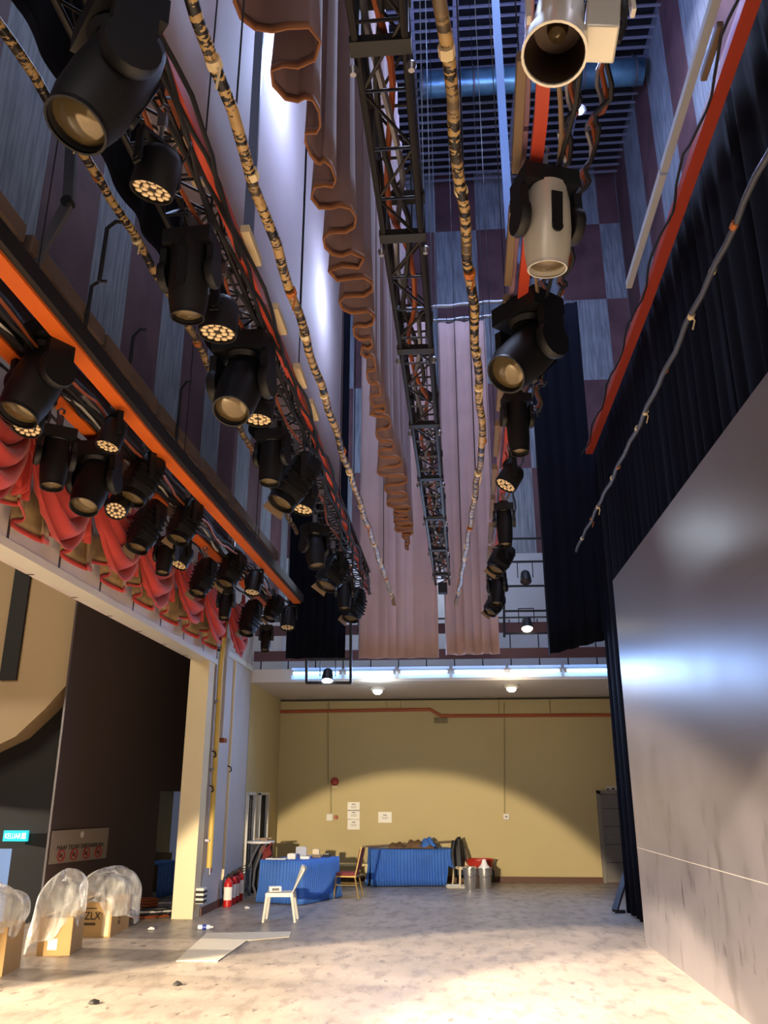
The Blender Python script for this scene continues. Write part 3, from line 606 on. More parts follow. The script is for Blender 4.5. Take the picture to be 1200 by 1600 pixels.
# hinged cable struts
def strut(label, pts, w, m):
    t = thing('hinged_strut', label, 'strut', group='hinged cable struts')
    for i in range(len(pts) - 1): b = MB(); b.beam(pts[i], pts[i + 1], w, .05, V((0, 1, 0))); obj('strut_bar', b, m, t, smooth=False)
    for p in pts[1:]: b = MB(); b.lathe([(.05, 0), (.05, .08)], p + V((0, -.05, 0)), (0, 1, 0), 12); obj('hinge', b, 'black', t)
strut('grey hinged strut hanging before the pale cyclorama', [V((-1.85, 6.6, 10.6)), V((-1.82, 6.55, 7.75)), ay(384, 438, 6.2)], .09, 'greymetal')
strut('blue grey hinged strut hanging right of the bowed pipe', [V((.98, 10, 16.5)), ay(797, 372, 10), ay(817, 412, 10)], .12, 'bluestrut')
strut('grey bent strut on the left acoustic wall', [V((-3.35, 5.6, 9.5)), ay(107, 318, 5.6), ay(45, 425, 5.6)], .09, 'greymetal')

# ------------------------------------------------------------------ stage lights: prototypes share mesh data
def u_yoke(w, top, piv, th=.03, dp=.07):
    b = MB(); b.box((0, 0, top), (w, dp, th)); [b.box((s * w / 2, 0, (top + piv) / 2 - .02), (th * .6, dp, top - piv + .06)) for s in (-1, 1)]; [b.lathe([(.03, -.02), (.03, .02)], (s * w / 2, 0, piv), (1, 0, 0), 10) for s in (-1, 1)]; return b
PR = {}
def proto(k, parts): PR[k] = [(n, mesh(n, mb, M[m], True), role, par) for n, mb, m, role, par in parts]
clamp = MB(); clamp.box((0, 0, .02), (.06, .05, .12)); clamp.tube([(-.03, 0, .08), (-.04, 0, .14), (0, 0, .17), (.04, 0, .14), (.03, 0, .1)], .014, 6); clamp.tube([(0, 0, -.02), (0, 0, -.14)], .016, 6)
def loop(seed, m=1): 
    b = MB(); b.tube([V((.12 + .05 * math.sin(i * .9 + seed), .02 * math.cos(i), -.02 - .2 * math.sin(i / 12 * math.pi) + .0)) + V((.13 * math.cos(i / 12 * 5 + seed), .08 * math.sin(i / 12 * 5), 0)) for i in range(13)], .009, 5); return b
# fresnel: boxy tapered housing, fins on top, lens ring, side flap
fb = MB(); fb.lathe([(.08, .26), (.135, .24), (.17, .16), (.172, -.12), (.155, -.19)], n=24, sq=5)
fin = MB(); [fin.box((0, 0, .1 - k * .055), (.375 - .0 * k, .31, .014)) for k in range(5)]
fr = MB(); fr.lathe([(.15, -.17), (.16, -.19), (.16, -.25), (.145, -.25), (.135, -.215)], cap0=False, cap1=False, n=24)
fln = MB(); fln.lathe([(.137, -.212), (.11, -.226), (.06, -.236), (.01, -.239)], n=24, cap0=False)
fbd = MB(); fbd.add([(.16, -.1, -.2), (.16, .1, -.2), (.19, .13, -.29), (.19, -.13, -.29), (.168, -.1, -.2), (.168, .1, -.2), (.198, .13, -.29), (.198, -.13, -.29)], [(0, 1, 2, 3), (7, 6, 5, 4), (0, 4, 5, 1), (1, 5, 6, 2), (2, 6, 7, 3), (3, 7, 4, 0)])
proto('fresnel', [('clamp', clamp, 'steel', 'fix', None), ('yoke', u_yoke(.44, -.16, -.42), 'black', 'pan', None), ('housing', fb, 'black', 'body', None), ('cooling_fin', fin, 'blackmetal', 'sub', 'housing'), ('lens_ring', fr, 'blackmetal', 'sub', 'housing'), ('lens', fln, 'lens', 'sub', 'housing'), ('barn_door', fbd, 'tan', 'sub', 'housing'), ('power_cable', loop(0), 'whitecable', 'pan', None)])
# moving head: base box, two rounded arms, barrel
mb_ = MB(); mb_.box((0, 0, -.15), (.36, .26, .12)); mb_.lathe([(.12, -.22), (.1, -.25)], n=20)
armL, armR = MB(), MB()
for s, arm in ((-1, armL), (1, armR)): arm.lathe([(.11, -.03), (.12, 0), (.11, .03)], (s * .18, 0, -.42), (1, 0, 0), 18); arm.box((s * .18, 0, -.33), (.05, .17, .2))
brl = MB(); brl.lathe([(.07, .27), (.115, .24), (.14, .12), (.148, -.05), (.14, -.2), (.12, -.3), (.112, -.3), (.105, -.27)], n=26, cap1=False)
bl = MB(); bl.lathe([(.108, -.275), (.08, -.288), (.03, -.298)], n=24, cap0=False)
bpl = MB(); bpl.box((0, -.143, .02), (.07, .012, .22)); bpl.lathe([(.035, 0), (.035, .015)], (0, -.143, -.1), (0, -1, 0), 14)
bz = MB(); bz.lathe([(.112, -.295), (.122, -.292), (.122, -.312), (.112, -.312)], n=24, cap0=False, cap1=False)
proto('spot', [('clamp', clamp, 'steel', 'fix', None), ('base_box', mb_, 'black', 'pan', None), ('yoke_arm', armL, 'black', 'pan', None), ('yoke_arm', armR, 'black', 'pan', None), ('barrel', brl, 'black', 'body', None), ('cover_plate', bpl, 'blackmetal', 'sub', 'barrel'), ('bezel', bz, 'blackmetal', 'sub', 'barrel'), ('lens', bl, 'lens', 'sub', 'barrel')])
PR['whitespot'] = [(n, (lambda me: (me2 := me.copy(), me2.materials.clear(), me2.materials.append(M['silver']), me2)[-1])(me) if n in ('barrel', 'bezel') else me, r, p) for n, me, r, p in PR['spot']]
# LED par
pb = MB(); pb.lathe([(.08, .16), (.12, .14), (.15, .08), (.155, -.14), (.15, -.16), (.143, -.16), (.143, -.14)], n=24, cap1=False)
pf = MB(); pf.lathe([(.145, -.13), (.145, -.136)], n=24)
pd = MB(); pts_ = [(0, 0)] + [(.055 * math.cos(a), .055 * math.sin(a)) for a in [i * math.pi / 3 for i in range(6)]] + [(.11 * math.cos(a), .11 * math.sin(a)) for a in [i * math.pi / 6 + .26 for i in range(12)]]
for x, y in pts_[1:]: pd.lathe([(.025, -.136), (.023, -.144), (.01, -.149)], (x, y, 0), n=8)
proto('par', [('clamp', clamp, 'steel', 'fix', None), ('yoke', u_yoke(.36, -.18, -.42), 'black', 'pan', None), ('can', pb, 'black', 'body', None), ('lamp_face', pf, 'ledface', 'sub', 'can'), ('led_lens', pd, 'leddot', 'sub', 'can'), ('power_cable', loop(2), 'cable', 'pan', None)])
NOM = dict(fresnel=.42, spot=.36, par=.33, whitespot=.36)
HALF = dict(fresnel=.23, spot=.29, par=.145, whitespot=.29)
def lightunit(k, cpx, lpx, w, z, label, cat='stage light', group=None):
    c = az(cpx[0], cpx[1], z)
    if c.x < -3.66: c = ax(cpx[0], cpx[1], -3.6)
    dist = (c - C0).length; s = w * dist / F / NOM[k]; s = min(1.45, max(.4, s))
    d = ray(*lpx).normalized(); oc = c - C0; tt = oc.dot(d); perp2 = oc.dot(oc) - tt * tt; h = HALF[k] * s
    kz = 1.0; need = math.sqrt(max(0, perp2)) * 1.12
    if need > h: kz = min(1.6, need / h); h = max(h, need)
    if perp2 < h * h:
        ds = math.sqrt(h * h - perp2); cands = [C0 + d * (tt - ds), C0 + d * (tt + ds)]; lp = min(cands, key=lambda p: p.z)
    else: lp = C0 + d * tt
    ax_ = (lp - c).normalized()
    if ax_.z > -.25: ax_ = (ax_ + V((0, 0, -.6))).normalized()
    t = thing({'fresnel': 'fresnel_spotlight', 'spot': 'moving_head_spotlight', 'par': 'par_spotlight', 'whitespot': 'moving_head_spotlight'}[k], label, cat, c + V((0, 0, .42 * s)), group=group, scale=s)
    yawq = math.atan2(-ax_.x, ax_.y) if abs(ax_.x) + abs(ax_.y) > 1e-3 else 0
    pq = Quaternion((0, 0, 1), yawq); loc = pq.inverted() @ ax_; bq = V((0, 0, -1)).rotation_difference(ax_)
    tilt = math.atan2(loc.y, -loc.z); bq = pq @ Quaternion((1, 0, 0), tilt)
    made = {}
    for n, me, role, par in PR[k]:
        o = bpy.data.objects.new(n, me); COL.objects.link(o); o.rotation_mode = 'QUATERNION'
        o.parent = made[par] if role == 'sub' else t
        if role == 'pan': o.rotation_quaternion = pq
        if role == 'body': o.location = (0, 0, -.42); o.rotation_quaternion = bq; o.scale = (1, 1, kz)
        made[n] = o
    return t
OR = ['nearest', 'second nearest', 'third nearest', 'fourth nearest', 'fifth nearest', 'sixth nearest', 'seventh nearest', 'eighth nearest', 'ninth nearest', 'tenth nearest']
KN = dict(fresnel='black fresnel spotlight', spot='black moving head light', par='black LED par light', whitespot='white moving head light')
def row(where, lst, z, group):
    cnt = {}
    for k, c, l, w in lst:
        i = cnt.get(k, 0); cnt[k] = i + 1; tot = sum(1 for q in lst if q[0] == k)
        pre = OR[i] + ' ' if tot > 1 else ''
        if tot > 1 and i == tot - 1: pre = 'farthest '
        lightunit(k, c, l, w, z, pre + KN[k] + ' ' + where, group=group)
row('on the left lighting truss', [('spot', (176, 124), (122, 192), 124), ('par', (246, 268), (237, 298), 66), ('spot', (296, 430), (293, 492), 72), ('par', (343, 495), (340, 520), 62), ('spot', (378, 600), (362, 640), 82), ('par', (406, 632), (403, 655), 50), ('spot', (425, 715), (421, 752), 46), ('fresnel', (462, 752), (440, 785), 58), ('par', (478, 776), (472, 795), 40), ('spot', (491, 855), (495, 883), 38), ('fresnel', (520, 895), (510, 915), 44), ('spot', (538, 925), (538, 950), 26), ('fresnel', (553, 945), (548, 966), 34), ('spot', (570, 983), (570, 1001), 20)], 5.3, 'lights on the left truss')
row('in the far left row by the red swags', [('spot', (62, 590), (30, 645), 84), ('par', (48, 652), (42, 668), 46), ('spot', (86, 715), (81, 758), 48), ('par', (176, 678), (168, 697), 40), ('spot', (147, 752), (132, 790), 62), ('par', (186, 788), (181, 798), 36), ('fresnel', (222, 748), (206, 778), 56), ('fresnel', (230, 822), (215, 855), 44), ('fresnel', (290, 815), (278, 842), 44), ('spot', (259, 868), (254, 894), 30), ('par', (286, 870), (279, 882), 30), ('fresnel', (318, 902), (309, 926), 34), ('fresnel', (362, 890), (352, 912), 38), ('spot', (353, 942), (350, 965), 24), ('par', (397, 910), (394, 925), 26), ('fresnel', (392, 965), (385, 988), 30), ('spot', (416, 995), (414, 1015), 19), ('fresnel', (428, 950), (421, 966), 26), ('par', (450, 965), (449, 980), 24)], 5.28, 'lights in the far left row')
row('on the right lighting bar', [('whitespot', (855, 348), (855, 416), 84), ('spot', (828, 550), (793, 583), 90), ('spot', (808, 655), (812, 705), 42), ('par', (798, 745), (790, 758), 38), ('spot', (788, 815), (790, 855), 30), ('fresnel', (783, 873), (774, 890), 36), ('spot', (777, 918), (776, 942), 26), ('fresnel', (773, 944), (766, 957), 28), ('spot', (767, 975), (767, 991), 20)], 5.4, 'lights on the right bar')
# the big pale spotlight with ballast box, nearest on the right bar
c = az(893, 30, 5.45); d_ = (C0 + ray(872, 88).normalized() * ((c - C0).length - .28) - c); d_ = (d_ + V((0, -.1, -.25))).normalized()
t = thing('profile_spotlight', 'large pale grey spotlight with ballast box, nearest on the right bar', 'stage light', c + V((0, 0, .4)))
q_ = V((0, 0, -1)).rotation_difference(d_); off = V((-.06, 0, -.4))
b = MB(); b.lathe([(.05, .32), (.1, .3), (.115, .1), (.12, -.12), (.145, -.22), (.15, -.34), (.138, -.34), (.11, -.1)], n=28, cap1=False); hs = obj('barrel', b, 'silver', t, off, q_)
b = MB(); b.lathe([(.135, -.33), (.11, -.12), (.11, -.1), (.01, -.09)], n=28, cap0=False); obj('reflector', b, 'darkin', hs)
b = MB(); b.lathe([(.05, -.1), (.04, -.15), (.01, -.17)], n=16); obj('lamp_lens', b, 'lens', hs)
b = MB(); b.lathe([(.045, 0), (.045, .02), (.03, .025)], (0, -.115, .05), (0, -1, 0), 16); obj('focus_knob', b, 'black', hs)
b = MB(); b.box((.2, .0, .02), (.15, .17, .5)); obj('ballast_box', b, 'silver', t, off, q_, bevel=.01)
b = MB(); b.tube([(.29, 0, .26), (.31, -.02, .1), (.3, 0, -.1), (.28, 0, -.2)], .012, 6); obj('power_cable', b, 'cable', t, off, q_)
b = MB(); b.box((.0, 0, -.06), (.4, .05, .03)); [b.box((x, 0, -.22), (.02, .05, .34)) for x in (-.2, .29)]; b.tube([(0, 0, -.06), (0, 0, .3)], .025, 8); obj('yoke', b, 'silver', t)

# hanging frames with small lanterns
def lantern(p, label, s, lit, k):
    t = thing('lantern', label, 'stage light', p, group='small lanterns on hanging frames', scale=s)
    b = MB(); b.box((0, 0, .35), (.34, .02, .02)); [b.box((x, 0, .17), (.02, .02, .36)) for x in (-.17, .17)]; obj('yoke', b, 'black', t)
    b = MB(); b.lathe([(.06, .16), (.1, .12), (.12, 0), (.13, -.12)], (0, 0, 0), (0, .35, 1), 16); obj('housing', b, 'black', t)
    b = MB(); b.lathe([(.12, -.12), (.1, -.15), (.03, -.16)], (0, 0, 0), (0, .35, 1), 16, cap0=False); obj('lens', b, k, t); return t
def hangframe(label, pts, bars, m='railblack'):
    t = thing('hanging_ladder', label, 'frame', group='hanging lantern frames'); b = MB(); [b.beam(p, q, .05, .05) for p, q in pts]; obj('frame_rail', b, m, t, smooth=False)
    if bars: b = MB(); [b.beam(p, q, .04, .04) for p, q in bars]; obj('cross_bar', b, m, t, smooth=False)
    return t
Yf = 15.5; g = lambda x, y: ay(x, y, Yf)
hangframe('square black hanging frame in front of the fluorescent tubes', [(g(479, 1030), g(479, 1067)), (g(548, 962), g(548, 1067)), (g(478, 1067), g(549, 1067))], [(g(478, 1030), g(548, 1030))])
lantern(ay(512, 1056, Yf), 'glowing small lantern inside the square hanging frame', .85, 1, 'lampc')
Yf = 17.6
hangframe('tall black ladder frame beside the right black leg curtain', [(g(786, 830), g(788, 996)), (g(866, 830), g(872, 996))], [(g(786, y), g(868, y - 1)) for y in (842, 878, 916, 955, 990)])
lantern(ay(821, 902, Yf), 'unlit small lantern on the tall ladder frame', .95, 0, 'darkin'); lantern(ay(823, 975, Yf), 'glowing small lantern low on the tall ladder frame', .95, 1, 'lamp')
# work light high in the tower
p = ay(906, 166, 13); t = thing('work_light', 'small brilliant blue white work light high by the right bar', 'light', p); b = MB(); b.lathe([(.06, 0), (.1, -.06), (.12, -.12)], n=16); obj('reflector_shade', b, 'steel', t); b = MB(); b.lathe([(.08, -.1), (.05, -.16), (.01, -.18)], n=12); obj('bulb', b, 'worklamp', t); b = MB(); b.tube([(0, 0, 0), (0, 0, 20 - p.z)], .008, 4); obj('suspension_cable', b, 'cable', t)

# ------------------------------------------------------------------ floor things
def bx_pts(A, B, D):
    A, B, D = V(A), V(B), V(D); u = (B - A); w = u.length; u.normalize(); n = V((-u.y, u.x, 0)); dp = max(.2, (D - B).dot(n)); return A, u, n, w, dp
def carton(label, A, B, D, h, txt=None, seed=0, bagfn=None, tag_=False, dpm=None):
    w = dpm or (V(B) - V(A)).length; n = V(D) - V(B); dp = n.length; n.normalize(); u = V((n.y, -n.x, 0)); A = V(B) - u * w; R = Matrix((u, n, V((0, 0, 1)))).transposed(); cen = A + u * w / 2 + n * dp / 2
    t = thing('cardboard_box', label, 'box', cen, group='cardboard boxes beside the stage'); t.rotation_euler = R.to_euler()
    b = MB()
    for c_, d_ in (((0, -dp / 2, h / 2), (w, .01, h)), ((0, dp / 2, h / 2), (w, .01, h)), ((-w / 2, 0, h / 2), (.01, dp, h)), ((w / 2, 0, h / 2), (.01, dp, h)), ((0, 0, .006), (w, dp, .012))): b.box(c_, d_)
    obj('box_wall', b, 'card', t, smooth=False)
    for s in (-1, 1):
        b = MB(); b.add([(s * w / 2, -dp / 2, h), (s * w / 2, dp / 2, h), (s * w * .25, dp / 2, h + .03), (s * w * .25, -dp / 2, h + .03)], [(0, 1, 2, 3)]); obj('box_flap', b, 'card', t, solid=.006, smooth=False)
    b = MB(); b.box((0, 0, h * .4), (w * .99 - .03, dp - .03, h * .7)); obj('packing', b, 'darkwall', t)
    if txt:
        text('lettering', txt, .15, 'ink', (0, -dp / 2 - .008, h * .6), frame((0, -1, 0)), t, w * .42); pm = MB(); [pm.box((-.03, -dp / 2 - .008, h * z_), (w * .3, .004, .012)) for z_ in (.4, .36, .82)]; obj('printing', pm, 'ink', t, smooth=False); text('lettering', txt, .13, 'ink', (w / 2 + .008, -.08, h * .5), frame((1, 0, 0)) @ Matrix.Rotation(math.pi / 2, 3, 'Z'), t)
        b = MB(); b.box((w * .37, -dp / 2 - .007, h * .4), (w * .18, .004, h * .72)); obj('tape_strip', b, 'cream', t)
    if tag_: b = MB(); b.box((-.02, -dp / 2 - .008, h * .3), (.12, .006, .13)); obj('paper_label', b, 'paper', t)
    return cen, R, w, dp, h
def bag(label, cen, R, w, dp, z0, hh, lean, seed, skirt=None):
    t = thing('plastic_bag', label, 'plastic bag', cen, group='plastic covers over the boxes'); b = MB(); rg = random.Random(seed); ph = [rg.random() * 6.28 for _ in range(12)]
    def fn(u, v):
        a = u * 2 * math.pi; cx, sx = math.cos(a), math.sin(a); m = 1 / (abs(cx) ** 4 + abs(sx) ** 4) ** .25
        rr = 1.09 + .1 * math.sin(v * 3) ; rr *= math.sqrt(max(0.0, 1 - max(0, (v - .55) / .45) ** 3.2))
        wr = .045 * math.sin(a * 7 + ph[0] + v * 3) + .03 * math.sin(a * 13 + ph[1] - v * 6) + .03 * math.sin(v * 11 + ph[2] + a * 2)
        z = z0 - (.0 if not skirt else skirt(a) * (1 - v) ** 1.4) + v * hh * (1 + .1 * math.sin(a * 2 + ph[3]) + .05 * math.sin(a * 5 + ph[4]))
        if v < .05: z += .05 * math.sin(a * 5 + ph[5])
        sk = 0 if not skirt else skirt(a) * (1 - v) ** 1.5 * .5
        q = V((cx * m * (w / 2 + sk) * (rr + wr) + lean[0] * v, sx * m * (dp / 2 + sk * .6) * (rr + wr) + lean[1] * v, 0)); q = R @ q; return V((q.x, q.y, max(.01, z)))
    b.sheet(fn, 90, 36, True); obj('bag_film', b, 'bag', t)
    t2 = MB(); 
    return t
c1 = carton('open cardboard box at the far left edge, cut by the picture side', az(-62, 1516), az(2, 1526), az(30, 1512), .5, seed=1, dpm=.55)
bag('clear plastic cover over the leftmost cardboard box', *c1[:4], .42, .48, (0, .05), 3)
c2 = carton('cardboard box with a white paper label under a sloping plastic bag', az(58, 1493), az(108, 1493), az(127, 1481), .44, tag_=True)
bag('clear plastic bag sloping down left over the labelled box', *c2[:4], .36, .58, (-.02, .03), 5, skirt=lambda a: .34 * max(0, math.cos(a - math.pi * 1.1)))
c3 = carton('cardboard box lettered ZLX under a plastic bag', az(131, 1464), az(171, 1465), az(200, 1450), .47, 'ZLX', dpm=.55)
bag('clear plastic bag hanging down the right side of the ZLX box', *c3[:4], .45, .42, (.1, .08), 9, skirt=lambda a: .3 * max(0, math.cos(a - .3)))
# black stand and cable tangle behind the boxes
p = az(64, 1446); t = thing('speaker_case', 'dark case standing behind the boxes against the brown wall', 'case', p + V((.22, -.1, 0)), group=None); b = MB(); b.box((0, 0, .3), (.3, .3, .6)); obj('case_body', b, 'black', t, bevel=.02); b = MB(); b.box((0, -.155, .45), (.12, .01, .14)); obj('case_plate', b, 'tan', t)
t = thing('cable_tangle', 'tangle of brown and white cables on the floor by the dark doorway', 'cables'); 
for j in range(4):
    b = MB(); c_ = az(225 + 4 * j, 1434 - j * 2); b.tube([c_ + V((.45 * math.cos(i * .5 + j) * (.5 + .5 * hsh(i, j)) + .02 * i * (j == 3), .3 * math.sin(i * .5 * 1.1 + j) * (.6 + .4 * hsh(i, j + 5)), .025 + .02 * j)) for i in range(26)], .016, 5); obj('cable_run', b, ['copper', 'cable', 'whitecable', 'cable'][j], t)
t = thing('cable_coil', 'reddish coil of cable at the foot of the brown wall by the doorway', 'cables', az(226, 1421)); b = MB(); [b.tube([V((.22 * math.cos(a * .4), .16 * math.sin(a * .4), .03 + .045 * k)) for a in range(17)], .022, 6) for k in range(4)]; obj('coil', b, 'copper', t)
# floor board, bottle, scraps
q = [az(275, 1503), az(340, 1503), az(386, 1471), az(452, 1465), az(455, 1457), az(323, 1459)]; b = MB(); b.prism([(v.x, v.y) for v in q], .004, .014); tag(obj('floor_sheet', b, 'board', smooth=False), 'white board sheet lying on the stage floor', 'board')
t = thing('water_bottle', 'clear plastic bottle with blue label lying on the floor before the column', 'bottle', az(319, 1453)); b = MB(); b.lathe([(.034, 0), (.036, .02), (.036, .16), (.02, .2), (.014, .21)], (-.1, 0, .037), (1, .15, 0), 14); obj('bottle_body', b, 'bottle', t); b = MB(); b.lathe([(.0375, 0), (.0375, .06)], (-.03, .01, .037), (1, .15, 0), 14); obj('bottle_label', b, 'bluecap', t); b = MB(); b.lathe([(.016, 0), (.016, .02)], (.11, .03, .037), (1, .15, 0), 10); obj('bottle_cap', b, 'white', t)
for i, (px, py, lab, k) in enumerate([(146, 1569, 'dark crumpled scrap on the near floor at lower left', 'ink'), (277, 1540, 'small dark scrap on the floor right of the boxes', 'ink'), (28 * 0 + 386, 1420, 'small white scrap on the floor left of the white chair', 'paper'), (236, 1453, 'pale scrap on the floor right of the ZLX box', 'paper')]):
    b = MB(); rg = random.Random(i); b.lathe([(.01, 0), (.05, .01), (.04, .03), (.01, .045)], (0, 0, 0), (0, 0, 1), 7); b.v = [(x * (.6 + .9 * rg.random()), y * (.6 + .9 * rg.random()), z) for x, y, z in b.v]; tag(obj('scrap', b, k, loc=az(px, py)), lab, 'scrap')
# fire extinguishers
def ext(p, label, s=1.0):
    t = thing('fire_extinguisher', label, 'fire extinguisher', p, group='fire extinguishers by the grey wall', scale=s)
    b = MB(); b.lathe([(.07, 0), (.078, .01), (.078, .4), (.06, .45), (.025, .48), (.022, .5)], n=20); obj('cylinder_body', b, 'extred', t)
    b = MB(); b.lathe([(.02, .49), (.03, .5), (.03, .53), (.015, .55)], n=12); b.beam((0, 0, .55), (.1, 0, .58), .02, .015); b.beam((0, 0, .52), (.09, 0, .53), .02, .012); obj('valve', b, 'ink', t)
    b = MB(); b.tube([(0, -.02, .52), (-.08, -.05, .5), (-.1, -.05, .38), (-.085, -.04, .2)], .014, 7); obj('hose', b, 'ink', t)
    b = MB(); b.lathe([(.0795, .12), (.0795, .34)], n=20, cap0=False, cap1=False); b.f = b.f[10:19]; obj('label_band', b, 'paper', t)
for i, (px, py, sc, lab) in enumerate([(355, 1417, 1.0, 'fire extinguisher at the front of the cluster'), (361, 1413.5, 1.05, 'fire extinguisher second from front in the cluster, white label showing'), (367, 1410, 1.0, 'fire extinguisher third from front in the cluster'), (372, 1407, 1.0, 'fire extinguisher at the back right of the cluster'), (358, 1407, 1.1, 'tall fire extinguisher against the wall in the cluster')]): 
    p = az(px, py); p.x = max(p.x, LX + .13); ext(p, lab, sc)
# tall table with bent legs
p = az(397, 1399); p.x = max(p.x, LX + .33); t = thing('folding_stand', 'tall round grey table with bent tube legs beside the grille door', 'table', p)
b = MB(); b.lathe([(.27, 1.0), (.29, 1.01), (.29, 1.04), (.27, 1.05)], (.0, 0, 0), n=30); obj('tabletop', b, 'stripew', t)
for sx in (-.22, -.08): b = MB(); b.tube([(sx + .22, -.1, 1.0), (sx + .1, -.12, .78), (sx, -.12, .5), (sx - .02, -.12, .2), (sx + .06, -.12, .0)], .024, 8); obj('leg', b, 'steel', t)
b = MB(); b.box((.12, .1, .48), (.28, .04, .96), Matrix.Rotation(-.08, 3, 'Y')); obj('folded_panel', b, 'trunk', t); b = MB(); b.box((.0, .14, .5), (.4, .03, .95)); obj('back_panel', b, 'darkglass', t)
p2 = p + V((.08, -.05, 1.05)); t = thing('tool_bundle', 'small bundle of dark tools on top of the tall round table', 'tools', p2); b = MB(); b.box((0, 0, .03), (.14, .1, .06)); b.beam((-.2, 0, .04), (.15, .05, .05), .03, .03); obj('tool', b, 'tan', t)
t = thing('rag', 'red and black cloth hanging under the tall round table edge', 'cloth', p + V((.16, -.14, .72))); b = MB(); b.sheet(lambda u, v: V((-.09 + .18 * u + .02 * math.sin(v * 8), .02 * math.sin(u * 12), .26 * v - .05 * math.sin(u * 5))), 12, 8); obj('cloth', b, 'maroon', t, solid=.01)
# skirted tables
def table(label, A, B, D, h, skirt_cut=None, seed=0, dpm=None):
    A, u, n, w, dp = bx_pts(A, B, D); dp = dpm or dp; R = Matrix((u, n, V((0, 0, 1)))).transposed(); cen = A + u * w / 2 + n * dp / 2
    t = thing('skirted_table', label, 'table', cen); t.rotation_euler = R.to_euler()
    b = MB(); b.box((0, 0, h - .02), (w, dp, .04)); obj('tabletop', b, 'bluecloth', t, bevel=.015)
    cor = [V((-w / 2, -dp / 2, 0)), V((w / 2, -dp / 2, 0)), V((w / 2, dp / 2, 0)), V((-w / 2, dp / 2, 0)), V((-w / 2, -dp / 2, 0))]
    nu = 720
    def fn(uu, v):
        p, d = path_at(cor, uu); nn = V((d.y, -d.x, 0)); s = uu * 2 * (w + dp); r = (1 - v); amp = .008 + .016 * r
        z = lerp(.015, h, v)
        if skirt_cut: z = lerp(max(.015, skirt_cut(uu, p)), h, v)
        return p + nn * (.012 + .07 * r * r + amp * math.sin(s * 95 + 2 * math.sin(s * 7 + seed))) + V((0, 0, z))
    b = MB(); b.sheet(fn, nu, 6); obj('table_skirt', b, 'bluecloth', t, solid=.004)
    for sx in (-1, 1):
        for sy in (-1, 1): b = MB(); b.tube([(sx * (w / 2 - .12), sy * (dp / 2 - .1), 0), (sx * (w / 2 - .12), sy * (dp / 2 - .1), h - .04)], .018, 6); obj('leg', b, 'steel', t)
    return cen, R, w, dp
cA = table('blue skirted table at left covered with papers', az(404, 1410), az(470, 1414), az(509, 1400), .76, dpm=1.5)
def cut(uu, p): return .02 if p.x < .78 else .02 + (.44 - .5 * (p.x - .78)) * min(1, (p.x - .78) / .06)
cB = table('blue skirted table against the yellow back wall with its skirt lifted at right', az(579, 1385.5), az(707, 1384.5), az(716, 1376), .78, cut, 4, dpm=.75)
def on_t(c, x, y, z): q = c[1] @ V((x, y, 0)); return V((c[0].x + q.x, c[0].y + q.y, z))
for i, (x, y, sz, k, lab) in enumerate([(-.25, -.5, (.4, .28, .02), 'paper', 'stack of white papers at the near corner of the left table'), (.0, -.35, (.16, .12, .1), 'white', 'small white box standing on the left table'), (-.05, .1, (.22, .05, .2), 'whitewall', 'grey card stand at the back of the left table'), (.22, -.2, (.18, .14, .05), 'paper', 'folded white packet on the left table'), (.25, .2, (.2, .12, .06), 'tan', 'brown packet on the right of the left table'), (.1, .45, (.14, .1, .14), 'cream', 'cream cup box at the far side of the left table'), (.32, .5, (.15, .15, .05), 'ink', 'dark flat case at the far right of the left table')]):
    t = thing('table_item', lab, 'paper' if 'paper' in lab else 'box', on_t(cA, x, y, .762)); b = MB(); b.box((0, 0, sz[2] / 2), sz); obj('packet', b, k, t, smooth=False, bevel=.006)
    b = MB(); b.box((0, 0, sz[2] + .003), (sz[0] * .6, sz[1] * .5, .004)); obj('packet_label', b, 'doorgrey' if k == 'paper' else 'paper', t, smooth=False)
for nm, k in (('paper', 1),): pass
t = thing('costume_bundle', 'bundle of brown costume cloth lying on the back table', 'costume', on_t(cB, .05, -.05, .785)); b = MB()
b.sheet(lambda u, v: V((-.55 + 1.1 * u, .22 * math.cos(v * math.pi) * (.7 + .3 * math.sin(u * 9)), (.14 + .05 * math.sin(u * 14) + .04 * math.sin(u * 31)) * math.sin(v * math.pi) * (math.sin(u * math.pi) ** .4) + .004)), 40, 14); obj('cloth_heap', b, 'costume', t)
t = thing('staff', 'long dark staff sticking out of both ends of the costume bundle', 'staff', on_t(cB, 0, 0, .8)); b = MB(); b.tube([(-1.1, -.1, .02), (1.05, .1, .14)], .018, 8); obj('shaft', b, 'tan', t)
t = thing('blue_cloth', 'small crumpled blue cloth on top of the costume bundle', 'cloth', on_t(cB, .42, -.1, .79)); b = MB(); b.sheet(lambda u, v: V((-.2 + .4 * u, -.18 + .36 * v, .03 + .2 * math.sin(u * math.pi) * math.sin(v * math.pi) + .03 * math.sin(u * 15 + v * 9))), 18, 14); obj('cloth', b, 'bluecloth', t, solid=.008)
